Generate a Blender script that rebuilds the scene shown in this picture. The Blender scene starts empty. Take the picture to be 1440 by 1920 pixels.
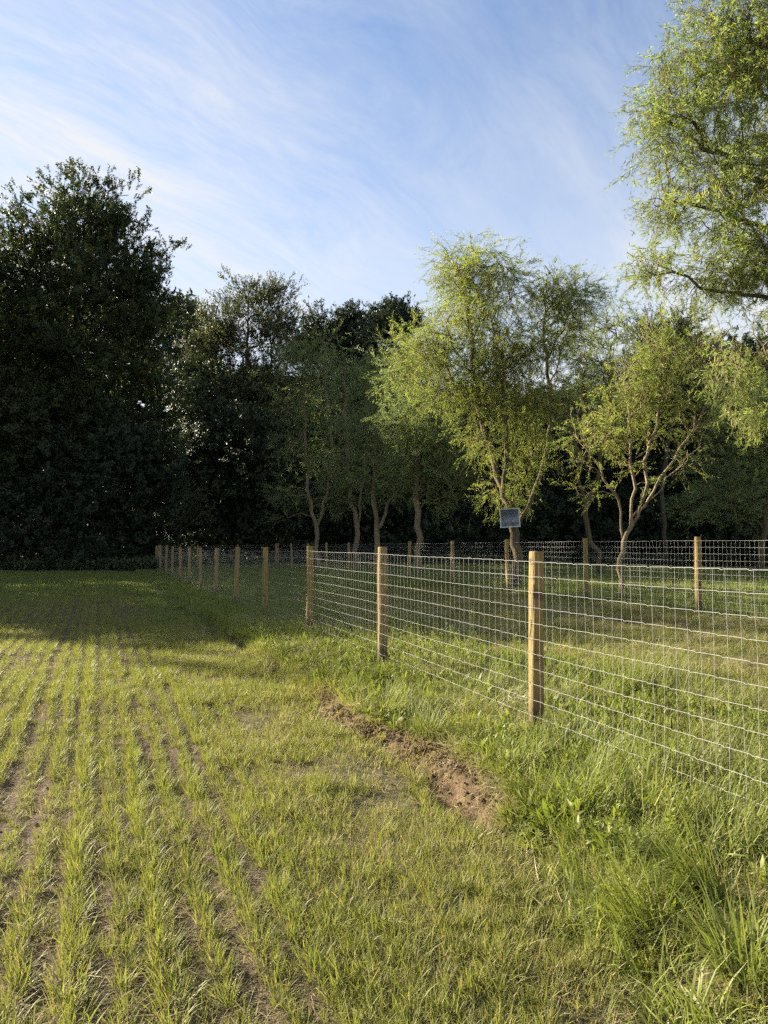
import bpy, math
import numpy as np

# ------------------------------------------------------------------ camera, sky, sun, exposure
scene = bpy.context.scene
col = scene.collection
F, CX, CY, HZ, EYE = 1331.0, 720.0, 960.0, 1025.0, 1.55
PITCH = math.atan((HZ - CY) / F)
cam_d = bpy.data.cameras.new('camera')
cam = bpy.data.objects.new('camera', cam_d)
col.objects.link(cam)
cam.location = (0, 0, EYE)
cam.rotation_euler = (math.radians(90) + PITCH, 0, 0)
cam_d.sensor_fit = 'VERTICAL'
cam_d.sensor_height = 34.6
cam_d.lens = F / 1920 * 34.6
cam_d.clip_start = 0.05
cam_d.clip_end = 2000
scene.camera = cam

SUN_AZ, SUN_EL = -64.0, 21.0           # degrees left of the view direction (+Y), above the horizon
SUN_STRENGTH, SKY_STRENGTH, EXPOSURE = 5.0, 0.056, 2.27
sun_dir = np.array([math.sin(math.radians(SUN_AZ)) * math.cos(math.radians(SUN_EL)),
                    math.cos(math.radians(SUN_AZ)) * math.cos(math.radians(SUN_EL)), math.sin(math.radians(SUN_EL))])
sun_d = bpy.data.lights.new('sun', 'SUN')
sun_d.energy = SUN_STRENGTH
sun_d.angle = math.radians(0.6)
sun_d.color = (1.0, 0.88, 0.68)
sun = bpy.data.objects.new('sun', sun_d)
col.objects.link(sun)
sun.location = (-40, 20, 30)
sun.rotation_euler = (math.radians(90 - SUN_EL), 0, math.radians(180 - SUN_AZ))

vs = scene.view_settings
vs.view_transform = 'Standard'
vs.look = 'None'
vs.gamma = 1.0
vs.exposure = EXPOSURE
vs.use_curve_mapping = False

cy = scene.cycles
cy.max_bounces = 5
cy.diffuse_bounces = 3
cy.glossy_bounces = 2
cy.transmission_bounces = 3
cy.transparent_max_bounces = 4
cy.caustics_reflective = False
cy.caustics_refractive = False
cy.use_denoising = False
cy.use_adaptive_sampling = True
cy.adaptive_threshold = 0.03
cy.sample_clamp_indirect = 4.0


class NT:
    """small helper to build node trees"""
    def __init__(self, tree):
        self.t = tree
        tree.nodes.clear()

    def n(self, kind, **kw):
        nd = self.t.nodes.new(kind)
        for k, v in kw.items():
            if k == 'ins':
                for s, val in v.items():
                    nd.inputs[s].default_value = val
            else:
                setattr(nd, k, v)
        return nd

    def l(self, a, b):
        self.t.links.new(a, b)
        return b

    def math(self, op, a, b=None, c=None, clamp=False):
        nd = self.n('ShaderNodeMath', operation=op, use_clamp=clamp)
        for i, v in enumerate((a, b, c)):
            if v is None:
                continue
            if isinstance(v, (int, float)):
                nd.inputs[i].default_value = v
            else:
                self.l(v, nd.inputs[i])
        return nd.outputs[0]

    def mix(self, fac, a, b, mode='MIX'):
        nd = self.n('ShaderNodeMix', data_type='RGBA', blend_type=mode)
        for s, v in ((nd.inputs[0], fac), (nd.inputs[6], a), (nd.inputs[7], b)):
            if isinstance(v, (int, float)):
                s.default_value = v
            elif isinstance(v, (tuple, list)):
                s.default_value = tuple(v) + (1,) * (4 - len(v))
            else:
                self.l(v, s)
        return nd.outputs[2]

    def noise(self, vec, scale, detail=4.0, rough=0.55, dist=0.0):
        nd = self.n('ShaderNodeTexNoise', ins={'Scale': scale, 'Detail': detail, 'Roughness': rough, 'Distortion': dist})
        if vec is not None:
            self.l(vec, nd.inputs['Vector'])
        return nd.outputs['Fac']

    def ramp(self, fac, stops, interp='LINEAR'):
        nd = self.n('ShaderNodeValToRGB')
        cr = nd.color_ramp
        cr.interpolation = interp
        while len(cr.elements) < len(stops):
            cr.elements.new(0.5)
        for e, (p, c) in zip(cr.elements, stops):
            e.position = p
            e.color = (c, c, c, 1) if isinstance(c, (int, float)) else tuple(c) + (1,)
        self.l(fac, nd.inputs[0])
        return nd.outputs[0]


world = bpy.data.worlds.new('World')
scene.world = world
world.use_nodes = True
world.cycles.sampling_method = 'NONE'
w = NT(world.node_tree)
sky = w.n('ShaderNodeTexSky', sky_type='NISHITA', sun_disc=False, sun_elevation=math.radians(SUN_EL),
          sun_rotation=math.radians(SUN_AZ), altitude=100, air_density=1.0, dust_density=0.3, ozone_density=3.0)
tc = w.n('ShaderNodeTexCoord')
sp = w.n('ShaderNodeSeparateXYZ')
w.l(tc.outputs['Generated'], sp.inputs[0])
zc = w.math('MAXIMUM', sp.outputs[2], 0.04)
zc = w.math('ADD', zc, 0.10)
px_, py_ = w.math('DIVIDE', sp.outputs[0], zc), w.math('DIVIDE', sp.outputs[1], zc)
cb = w.n('ShaderNodeCombineXYZ')
w.l(px_, cb.inputs[0])
w.l(py_, cb.inputs[1])
mp = w.n('ShaderNodeMapping', ins={'Rotation': (0, 0, math.radians(-50)), 'Scale': (1, 1, 1)})
w.l(cb.outputs[0], mp.inputs[0])
wv = w.n('ShaderNodeTexNoise', ins={'Scale': 0.8, 'Detail': 3.0})
w.l(mp.outputs[0], wv.inputs['Vector'])
warp = w.n('ShaderNodeVectorMath', operation='MULTIPLY_ADD')
w.l(wv.outputs['Color'], warp.inputs[0])
warp.inputs[1].default_value = (0.5, 0.5, 0)
w.l(mp.outputs[0], warp.inputs[2])
mp2 = w.n('ShaderNodeMapping', ins={'Location': (25, 2, 0), 'Scale': (0.45, 1.6, 1)})
w.l(warp.outputs[0], mp2.inputs[0])
mp3 = w.n('ShaderNodeMapping', ins={'Location': (12.2, 3, 0), 'Scale': (0.6, 0.6, 1)})
w.l(mp.outputs[0], mp3.inputs[0])
streak = w.noise(mp2.outputs[0], 3.6, 12.0, 0.72, 0.3)
streak = w.ramp(streak, [(0.36, 0.0), (0.70, 1.0)])
soft = w.ramp(w.noise(mp2.outputs[0], 0.9, 5.0, 0.5, 0.0), [(0.3, 0.0), (0.7, 1.0)])
patch = w.noise(mp3.outputs[0], 0.7, 2.0, 0.45, 0.0)
patch = w.ramp(patch, [(0.35, 0.0), (0.61, 1.0)])
# a thin veil: towards the horizon one looks through more of it
elev = w.math('SUBTRACT', 1.0, sp.outputs[2], clamp=True)
low = w.ramp(elev, [(0.40, 0.0), (0.70, 0.55), (0.95, 0.9)])
cl = w.math('MULTIPLY', w.math('ADD', w.math('MULTIPLY', streak, 0.9), w.math('MULTIPLY', soft, 0.3)), w.math('ADD', w.math('MULTIPLY', patch, 1.0), w.math('MULTIPLY', low, 0.6)))
cl = w.math('ADD', cl, w.math('MULTIPLY', low, 0.84), clamp=True)
cloudy = w.mix(cl, w.mix(1.0, sky.outputs[0], (1.07, 0.99, 0.97), 'MULTIPLY'), (3.3, 3.37, 3.5))
bg = w.n('ShaderNodeBackground', ins={'Strength': SKY_STRENGTH})
w.l(cloudy, bg.inputs[0])
out = w.n('ShaderNodeOutputWorld')
w.l(bg.outputs[0], out.inputs[0])

# ------------------------------------------------------------------ helpers
rng = np.random.default_rng(7)


def vnoise(x, y, seed=0):
    """smooth value noise in 0..1"""
    x, y = np.asarray(x, float), np.asarray(y, float)
    xi, yi = np.floor(x), np.floor(y)
    fx, fy = x - xi, y - yi
    fx, fy = fx * fx * (3 - 2 * fx), fy * fy * (3 - 2 * fy)

    def hsh(a, b):
        v = np.sin(a * 127.1 + b * 311.7 + seed * 74.7) * 43758.5453
        return v - np.floor(v)
    return (hsh(xi, yi) * (1 - fx) + hsh(xi + 1, yi) * fx) * (1 - fy) + (hsh(xi, yi + 1) * (1 - fx) + hsh(xi + 1, yi + 1) * fx) * fy


def fbm(x, y, seed=0, octaves=4):
    s, a, t = 0, 0.5, 0
    for k in range(octaves):
        s = s + a * vnoise(x * 2 ** k, y * 2 ** k, seed + k * 13)
        t += a
        a *= 0.5
    return s / t


def sstep(a, b, x):
    t = np.clip((np.asarray(x, float) - a) / (b - a), 0, 1)
    return t * t * (3 - 2 * t)


# the two fences run parallel; (q, s) are metres across and along them, q = 0 on the nearer fence
P0 = np.array([1.292, 6.10])
U = np.array([-0.3745, 0.9272])
N = np.array([0.9272, 0.3745])
SPACING = 3.5
Q_BACK, S_BACK = 7.52, 5.52


def qs(x, y):
    dx, dy = np.asarray(x, float) - P0[0], np.asarray(y, float) - P0[1]
    return dx * N[0] + dy * N[1], dx * U[0] + dy * U[1]


def xy(q, s):
    return P0[0] + np.asarray(q) * N[0] + np.asarray(s) * U[0], P0[1] + np.asarray(q) * N[1] + np.asarray(s) * U[1]


def bank_edge(s):
    return -1.2 + 0.10 * np.sin(s * 1.1 + 2.6) + 0.07 * np.sin(s * 2.9 + 1.0)


def scrape(q, s):
    """1 where the bank has been scraped to bare soil"""
    e = bank_edge(s)
    along = sstep(-1.5, -1.05, s) * (1 - sstep(2.1, 2.6, s))
    wdt = 0.20 + 0.13 * (1 - sstep(-1.0, 1.6, s)) + 0.20 * (fbm(s * 3.1, q * 2.0, 91, 3) - 0.5) + 0.03 * np.sin(s * 5.0)
    return along * (1 - sstep(0.5, 1.0, np.abs(q - e - 0.03) / np.maximum(wdt, 0.05)))


ROW = 0.178


FENCE_S = 3.5 * np.arange(-3, 13)
FENCE_Z = np.array([-.03, -.03, -.03, -.02, .04, .05, .01, -.01, -.02, -.03, -.01, 0, .05, .09, .09, .1])


def height(x, y):
    q, s = qs(x, y)
    h = 0.22 * sstep(0.8, 7.0, q) + np.interp(s, FENCE_S, FENCE_Z) * (1 - sstep(2.0, 6.0, q))
    e = bank_edge(s)
    h = h + 0.09 * sstep(-0.16, 0.12, q - e) - 0.09
    h = h - 0.14 * np.exp(-((q - e + 0.12) / 0.13) ** 2) * (0.25 + 0.75 * sstep(0.35, 0.6, fbm(s * 0.9, 0 * s, 5)))
    h = h + (fbm(x * 0.35, y * 0.35, 3, 3) - 0.5) * 0.05 + (fbm(x * 1.9, y * 1.9, 9, 3) - 0.5) * 0.05
    r = np.cos((q + 0.05 * (fbm(s * 0.7, q * 0.7, 21, 2) - 0.5)) / ROW * 2 * np.pi)
    h = h + 0.014 * r * sstep(-2.2, -3.0, q)
    sc = scrape(q, s)
    h = h + sc * (fbm(x * 6, y * 6, 31, 3) - 0.5) * 0.09 - sc * 0.05 + sc * (fbm(x * 21, y * 21, 33, 3) - 0.5) * 0.06
    return h


def ray(px, py, d):
    """point seen at a pixel of the photograph, d metres ahead"""
    v = np.array([px - CX, F * math.cos(PITCH) - (CY - py) * math.sin(PITCH), F * math.sin(PITCH) + (CY - py) * math.cos(PITCH)])
    v = v * (d / v[1])
    return v + np.array([0, 0, EYE])


def new_mesh(name, verts, faces, mat=None, smooth=False):
    me = bpy.data.meshes.new(name)
    me.from_pydata([tuple(v) for v in verts] if not isinstance(verts, np.ndarray) else verts.tolist(), [], faces)
    if mat is not None:
        me.materials.append(mat)
    if smooth:
        me.polygons.foreach_set('use_smooth', [True] * len(me.polygons))
    me.update()
    return me


def link(name, data, parent=None, loc=None):
    o = bpy.data.objects.new(name, data)
    col.objects.link(o)
    if parent is not None:
        o.parent = parent
    if loc is not None:
        o.location = loc
    return o


def tag(o, label=None, cat=None, group=None, kind=None):
    for k, v in (('label', label), ('category', cat), ('group', group), ('kind', kind)):
        if v:
            o[k] = v
    return o


def thing(name, label, cat, loc, group=None):
    o = link(name, None, None, loc)
    o.empty_display_size = 0.2
    return tag(o, label, cat, group)


class Geo:
    """collects tubes and boxes into one mesh"""
    def __init__(self):
        self.v, self.f, self.nv = [], [], 0

    def add(self, verts, faces):
        self.v.append(np.asarray(verts, float))
        self.f.extend([tuple(i + self.nv for i in f) for f in faces])
        self.nv += len(verts)

    def tube(self, pts, rad, sides=6, cap=True):
        pts = np.asarray(pts, float)
        n = len(pts)
        rad = np.broadcast_to(np.asarray(rad, float), (n,))
        tan = np.gradient(pts, axis=0)
        tan /= np.linalg.norm(tan, axis=1, keepdims=True) + 1e-9
        ref = np.array([0.31, 0.93, 0.17]) if abs(tan[0, 2]) > 0.6 else np.array([0.1, 0.2, 1.0])
        a = np.cross(tan, ref)
        a /= np.linalg.norm(a, axis=1, keepdims=True) + 1e-9
        b = np.cross(tan, a)
        ang = np.arange(sides) * 2 * np.pi / sides
        ring = pts[:, None, :] + rad[:, None, None] * (np.cos(ang)[None, :, None] * a[:, None, :] + np.sin(ang)[None, :, None] * b[:, None, :])
        o = self.nv
        self.v.append(ring.reshape(-1, 3))
        self.nv += n * sides
        for i in range(n - 1):
            for k in range(sides):
                k2 = (k + 1) % sides
                self.f.append((o + i * sides + k, o + i * sides + k2, o + (i + 1) * sides + k2, o + (i + 1) * sides + k))
        if cap and sides > 2:
            self.f.append(tuple(o + k for k in range(sides))[::-1])
            self.f.append(tuple(o + (n - 1) * sides + k for k in range(sides)))

    def box(self, c, size, rot=None):
        s = np.array([[x, y, z] for x in (-.5, .5) for y in (-.5, .5) for z in (-.5, .5)]) * np.asarray(size)
        if rot is not None:
            s = s @ np.asarray(rot).T
        self.add(s + np.asarray(c), [(0, 1, 3, 2), (4, 6, 7, 5), (0, 4, 5, 1), (2, 3, 7, 6), (0, 2, 6, 4), (1, 5, 7, 3)])

    def mesh(self, name, mat, smooth=True):
        return new_mesh(name, np.concatenate(self.v), self.f, mat, smooth)


# ------------------------------------------------------------------ materials
def material(name):
    m = bpy.data.materials.new(name)
    m.use_nodes = True
    return m, NT(m.node_tree)


def finish(t, shader):
    o = t.n('ShaderNodeOutputMaterial')
    t.l(shader, o.inputs[0])
    return o


def bsdf(t, color, rough=0.7, spec=0.3, metal=0.0, bump=None, bump_str=0.3, bump_dist=0.01):
    b = t.n('ShaderNodeBsdfPrincipled', ins={'Roughness': rough if isinstance(rough, (int, float)) else 0.6, 'Specular IOR Level': spec, 'Metallic': metal})
    if not isinstance(rough, (int, float)):
        t.l(rough, b.inputs['Roughness'])
    if isinstance(color, tuple):
        b.inputs['Base Color'].default_value = color + (1,)
    else:
        t.l(color, b.inputs['Base Color'])
    if bump is not None:
        bn = t.n('ShaderNodeBump', ins={'Strength': bump_str, 'Distance': bump_dist})
        t.l(bump, bn.inputs['Height'])
        t.l(bn.outputs[0], b.inputs['Normal'])
    return b.outputs[0]


def leaf_mat(name, dark, light, odd, trans=0.38, trans_tint=(1.5, 1.45, 0.6), spec=0.25, noise_scale=0.6, odd_at=0.9):
    """two-sided leaf: colour varies from spray to spray and from clump to clump"""
    m, t = material(name)
    oi = t.n('ShaderNodeObjectInfo')
    geo = t.n('ShaderNodeNewGeometry')
    nz = t.noise(geo.outputs['Position'], noise_scale, 2.0)
    f = t.math('ADD', t.math('MULTIPLY', oi.outputs['Random'], 0.6), t.math('MULTIPLY', t.math('SUBTRACT', nz, 0.3), 0.9), clamp=True)
    c = t.mix(f, dark, light)
    r2 = t.math('FRACT', t.math('MULTIPLY', oi.outputs['Random'], 37.7))
    c = t.mix(t.math('MULTIPLY', t.math('GREATER_THAN', r2, odd_at), 0.7), c, odd)
    b = bsdf(t, c, 0.5, spec)
    tr = t.n('ShaderNodeBsdfTranslucent')
    t.l(t.mix(1.0, c, trans_tint, 'MULTIPLY'), tr.inputs[0])
    mx = t.n('ShaderNodeMixShader', ins={0: trans})
    t.l(b, mx.inputs[1])
    t.l(tr.outputs[0], mx.inputs[2])
    finish(t, mx.outputs[0])
    return m


def grass_mat(name, green_a, green_b, straw_a, straw_b, trans=0.4):
    m, t = material(name)
    at = t.n('ShaderNodeAttribute', attribute_name='tone')
    oi = t.n('ShaderNodeObjectInfo')
    geo = t.n('ShaderNodeNewGeometry')
    nz = t.noise(geo.outputs['Position'], 0.9, 3.0)
    g = t.mix(t.math('ADD', t.math('MULTIPLY', oi.outputs['Random'], 0.5), t.math('MULTIPLY', nz, 0.5), clamp=True), green_a, green_b)
    s = t.mix(oi.outputs['Random'], straw_a, straw_b)
    k = t.math('ADD', at.outputs['Fac'], t.math('MULTIPLY', t.math('SUBTRACT', nz, 0.5), 0.35))
    c = t.mix(t.ramp(k, [(0.35, 0.0), (0.75, 1.0)]), g, s)
    b = bsdf(t, c, 0.5, 0.2)
    tr = t.n('ShaderNodeBsdfTranslucent')
    t.l(t.mix(1.0, c, (1.35, 1.4, 0.6), 'MULTIPLY'), tr.inputs[0])
    mx = t.n('ShaderNodeMixShader', ins={0: trans})
    t.l(b, mx.inputs[1])
    t.l(tr.outputs[0], mx.inputs[2])
    finish(t, mx.outputs[0])
    return m


def bark_mat(name, a, b_, scale=6.0):
    m, t = material(name)
    geo = t.n('ShaderNodeNewGeometry')
    mpn = t.n('ShaderNodeMapping', ins={'Scale': (1, 1, 0.25)})
    t.l(geo.outputs['Position'], mpn.inputs[0])
    n1 = t.noise(mpn.outputs[0], scale * 4, 5.0, 0.65)
    n2 = t.noise(geo.outputs['Position'], scale * 0.4, 3.0)
    c = t.mix(t.ramp(n1, [(0.3, 0.0), (0.7, 1.0)]), a, b_)
    c = t.mix(t.ramp(n2, [(0.5, 0.0), (0.75, 0.45)]), c, (0.10, 0.11, 0.055))
    finish(t, bsdf(t, c, 0.85, 0.15, bump=n1, bump_str=0.7, bump_dist=0.03))
    return m


M = {}
M['maple'] = leaf_mat('maple_leaf', (0.022, 0.040, 0.018), (0.055, 0.080, 0.026), (0.11, 0.10, 0.035), 0.30, odd_at=0.93)
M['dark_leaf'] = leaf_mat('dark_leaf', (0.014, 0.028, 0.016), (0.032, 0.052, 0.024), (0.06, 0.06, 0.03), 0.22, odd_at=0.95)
M['poplar'] = leaf_mat('poplar_leaf', (0.045, 0.065, 0.030), (0.10, 0.115, 0.05), (0.13, 0.12, 0.055), 0.30)
M['willow'] = leaf_mat('willow_leaf', (0.128, 0.178, 0.052), (0.226, 0.264, 0.090), (0.28, 0.28, 0.085), 0.55, (1.46, 1.45, 0.62), noise_scale=0.9)
M['willow_shade'] = leaf_mat('shade_lift_willow_leaf', (0.130, 0.185, 0.095), (0.205, 0.270, 0.135), (0.23, 0.27, 0.10), 0.5, noise_scale=0.7)  # leaf colour raised to stand in for fill light on the shaded willows
M['willow_near'] = leaf_mat('near_willow_leaf', (0.123, 0.175, 0.060), (0.214, 0.256, 0.102), (0.26, 0.265, 0.085), 0.55, (1.44, 1.45, 0.64), noise_scale=1.6)
M['shrub'] = leaf_mat('shrub_leaf', (0.05, 0.075, 0.04), (0.10, 0.13, 0.075), (0.16, 0.17, 0.08), 0.3)
M['weed'] = leaf_mat('weed_leaf', (0.07, 0.115, 0.03), (0.13, 0.18, 0.05), (0.20, 0.18, 0.06), 0.35)
M['grass'] = grass_mat('field_grass_blade', (0.118, 0.140, 0.040), (0.200, 0.208, 0.066), (0.25, 0.20, 0.11), (0.36, 0.295, 0.175))
M['lush'] = grass_mat('lush_grass_blade', (0.105, 0.140, 0.030), (0.200, 0.220, 0.058), (0.29, 0.25, 0.14), (0.42, 0.38, 0.25))
M['meadow'] = grass_mat('meadow_grass_blade', (0.105, 0.145, 0.042), (0.180, 0.212, 0.068), (0.20, 0.17, 0.09), (0.30, 0.26, 0.15))
M['bark_willow'] = bark_mat('willow_bark', (0.055, 0.043, 0.025), (0.14, 0.11, 0.062))
M['bark_pale'] = bark_mat('pale_willow_bark', (0.10, 0.078, 0.05), (0.28, 0.22, 0.14), 9)
M['bark_dark'] = bark_mat('dark_bark', (0.035, 0.030, 0.024), (0.085, 0.075, 0.058))
M['twig'] = bark_mat('dry_twig', (0.13, 0.10, 0.055), (0.24, 0.18, 0.10), 9)

m, t = material('treated_softwood')
geo = t.n('ShaderNodeNewGeometry')
tcn = t.n('ShaderNodeTexCoord')
oi = t.n('ShaderNodeObjectInfo')
mpn = t.n('ShaderNodeMapping', ins={'Scale': (1, 1, 0.05)})
t.l(geo.outputs['Position'], mpn.inputs[0])
grain = t.noise(mpn.outputs[0], 55, 6.0, 0.65, 0.4)
knots = t.noise(geo.outputs['Position'], 7.5, 2.0, 0.4)
c = t.mix(t.ramp(grain, [(0.30, 0.0), (0.70, 1.0)]), (0.135, 0.092, 0.026), (0.34, 0.245, 0.078))
blot = t.noise(geo.outputs['Position'], 2.6, 4.0, 0.6)
c = t.mix(t.ramp(blot, [(0.48, 0.0), (0.75, 0.5)]), c, (0.13, 0.10, 0.05))
c = t.mix(t.ramp(knots, [(0.63, 0.0), (0.70, 0.9)]), c, (0.060, 0.032, 0.014))
c = t.mix(t.math('MULTIPLY', oi.outputs['Random'], 0.55), c, (0.20, 0.155, 0.088))
sz = t.n('ShaderNodeSeparateXYZ')
t.l(tcn.outputs['Object'], sz.inputs[0])
damp = t.ramp(t.math('ADD', sz.outputs[2], t.math('MULTIPLY', t.math('SUBTRACT', blot, 0.5), 0.5)), [(0.10, 1.0), (0.34, 0.0)])
c = t.mix(t.math('MULTIPLY', damp, 0.75), c, (0.055, 0.043, 0.026))
finish(t, bsdf(t, c, 0.75, 0.2, bump=grain, bump_str=1.0, bump_dist=0.012))
M['post'] = m

m, t = material('galvanised_wire')
geo = t.n('ShaderNodeNewGeometry')
nz = t.noise(geo.outputs['Position'], 30, 2.0)
finish(t, bsdf(t, t.mix(nz, (0.27, 0.27, 0.265), (0.40, 0.40, 0.39)), 0.6, 0.3, 0.1))
M['wire'] = m

m, t = material('soil_and_litter')
geo = t.n('ShaderNodeNewGeometry')
at = t.n('ShaderNodeAttribute', attribute_name='cover')
sc_ = t.n('ShaderNodeAttribute', attribute_name='scrape')
n1 = t.noise(geo.outputs['Position'], 3.0, 5.0, 0.6)
n2 = t.noise(geo.outputs['Position'], 42, 4.0, 0.65)
mpn = t.n('ShaderNodeMapping', ins={'Scale': (1.0, 0.35, 1.0), 'Rotation': (0, 0, 0.6)})
t.l(geo.outputs['Position'], mpn.inputs[0])
straw = t.noise(mpn.outputs[0], 75, 3.0, 0.6, 1.5)
soil = t.mix(n2, (0.040, 0.030, 0.021), (0.105, 0.080, 0.055))
soil = t.mix(t.math('MULTIPLY', t.ramp(straw, [(0.5, 0.0), (0.66, 1.0)]), t.ramp(n1, [(0.38, 0.10), (0.70, 0.85)])), soil, (0.25, 0.195, 0.12))
soil = t.mix(sc_.outputs['Fac'], soil, t.mix(n2, (0.060, 0.041, 0.025), (0.165, 0.115, 0.070)))
turf = t.mix(n2, (0.060, 0.085, 0.026), (0.12, 0.145, 0.045))
c = t.mix(at.outputs['Fac'], soil, turf)
finish(t, bsdf(t, c, 0.95, 0.1, bump=n2, bump_str=0.8, bump_dist=0.03))
M['ground'] = m

# ------------------------------------------------------------------ ground: one sheet out to the horizon


def axis(parts):
    a = [np.arange(p, q_, st) for p, q_, st in parts]
    return np.concatenate(a + [[parts[-1][1]]])


gx = axis([(-420, -60, 30), (-60, -16, 2.0), (-16, -6.5, 0.35), (-6.5, -1.4, 0.06), (-1.4, 1.4, 0.028), (1.4, 5.5, 0.06), (5.5, 16, 0.35), (16, 60, 2.0), (60, 420, 30)])
gy = axis([(-120, -8, 8), (-8, 1.2, 0.4), (1.2, 3.9, 0.05), (3.9, 8.6, 0.028), (8.6, 10.5, 0.05), (10.5, 20, 0.2), (20, 70, 0.8), (70, 620, 25)])
GX, GY = np.meshgrid(gx, gy)
gxf, gyf = GX.ravel(), GY.ravel()
gz = height(gxf, gyf)
nx, ny = len(gx), len(gy)
ii = (np.arange(ny - 1)[:, None] * nx + np.arange(nx - 1)[None, :]).ravel()
faces = np.stack([ii, ii + 1, ii + nx + 1, ii + nx], 1)
me = bpy.data.meshes.new('ground')
me.vertices.add(len(gxf))
me.vertices.foreach_set('co', np.stack([gxf, gyf, gz], 1).ravel())
me.loops.add(faces.size)
me.loops.foreach_set('vertex_index', faces.ravel())
me.polygons.add(len(faces))
me.polygons.foreach_set('loop_start', np.arange(0, faces.size, 4))
me.polygons.foreach_set('use_smooth', np.ones(len(faces), bool))
me.update()
me.validate()
gq, gs = qs(gxf, gyf)
cover = np.clip(sstep(-2.9, -1.7, gq) * (0.35 + 0.4 * sstep(-1.3, -0.9, gq)) + sstep(14, 26, gs) * 0.6, 0, 0.9) * (0.55 + 0.45 * fbm(gxf * 1.5, gyf * 1.5, 40, 3))
scr = scrape(gq, gs)
# mown-off patches inside the paddock
bare = sstep(0.55, 0.66, fbm(gxf * 0.8, gyf * 0.8, 55, 3)) * sstep(0.8, 2.0, gq)
cover = np.clip(cover * (1 - scr) * (1 - 0.7 * bare), 0, 1)
for nm, arr in (('cover', cover), ('scrape', np.clip(scr + 0.5 * bare, 0, 1))):
    a = me.attributes.new(nm, 'FLOAT', 'POINT')
    a.data.foreach_set('value', arr.astype(np.float32))
me.materials.append(M['ground'])
ground = tag(link('ground', me), kind='structure')

# ------------------------------------------------------------------ scattering by instances (blades and leaves nobody could count)
_groups = {}


def proto_group(key, meshes):
    if key in _groups:
        return _groups[key]
    ng = bpy.data.node_groups.new('scatter_' + key, 'GeometryNodeTree')
    ng.interface.new_socket('Geometry', in_out='INPUT', socket_type='NodeSocketGeometry')
    ng.interface.new_socket('Geometry', in_out='OUTPUT', socket_type='NodeSocketGeometry')
    gi, go = ng.nodes.new('NodeGroupInput'), ng.nodes.new('NodeGroupOutput')
    iop = ng.nodes.new('GeometryNodeInstanceOnPoints')
    join = ng.nodes.new('GeometryNodeJoinGeometry')
    for me_ in meshes:
        po = bpy.data.objects.new('source_' + me_.name, me_)
        oi_ = ng.nodes.new('GeometryNodeObjectInfo')
        oi_.inputs['Object'].default_value = po
        gti = ng.nodes.new('GeometryNodeGeometryToInstance')
        ng.links.new(oi_.outputs['Geometry'], gti.inputs[0])
        ng.links.new(gti.outputs[0], join.inputs[0])
    ng.links.new(gi.outputs[0], iop.inputs['Points'])
    ng.links.new(join.outputs[0], iop.inputs['Instance'])
    iop.inputs['Pick Instance'].default_value = True

    def attr(nm, ty):
        nd = ng.nodes.new('GeometryNodeInputNamedAttribute')
        nd.data_type = ty
        nd.inputs['Name'].default_value = nm
        return nd.outputs[0]
    ng.links.new(attr('idx', 'INT'), iop.inputs['Instance Index'])
    e2r = ng.nodes.new('FunctionNodeEulerToRotation')
    ng.links.new(attr('rot', 'FLOAT_VECTOR'), e2r.inputs[0])
    ng.links.new(e2r.outputs[0], iop.inputs['Rotation'])
    ng.links.new(attr('scl', 'FLOAT'), iop.inputs['Scale'])
    ng.links.new(iop.outputs[0], go.inputs[0])
    _groups[key] = (ng, len(meshes))
    return _groups[key]


def scatter(name, key, pts, rot, scl, parent=None, seed=0):
    ng, k = _groups[key]
    r = np.random.default_rng(seed + 991)
    n = len(pts)
    me_ = bpy.data.meshes.new(name)
    me_.vertices.add(n)
    me_.vertices.foreach_set('co', np.asarray(pts, np.float32).ravel())
    a = me_.attributes.new('rot', 'FLOAT_VECTOR', 'POINT')
    a.data.foreach_set('vector', np.asarray(rot, np.float32).ravel())
    a = me_.attributes.new('scl', 'FLOAT', 'POINT')
    a.data.foreach_set('value', np.asarray(scl, np.float32).ravel())
    a = me_.attributes.new('idx', 'INT', 'POINT')
    a.data.foreach_set('value', r.integers(0, k, n).astype(np.int32))
    o = link(name, me_, parent)
    md = o.modifiers.new('scatter', 'NODES')
    md.node_group = ng
    return o


def euler_from_dir(d, spin):
    d = d / (np.linalg.norm(d, axis=1, keepdims=True) + 1e-9)
    th = np.arccos(np.clip(d[:, 2], -1, 1))
    ph = np.arctan2(d[:, 1], d[:, 0])
    ct, st, cp, spn, cs, ss = np.cos(th), np.sin(th), np.cos(ph), np.sin(ph), np.cos(spin), np.sin(spin)
    r00 = cp * ct * cs - spn * ss
    r10 = spn * ct * cs + cp * ss
    r20, r21, r22 = -st * cs, st * ss, ct
    return np.stack([np.arctan2(r21, r22), np.arcsin(np.clip(-r20, -1, 1)), np.arctan2(r10, r00)], 1)


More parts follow.
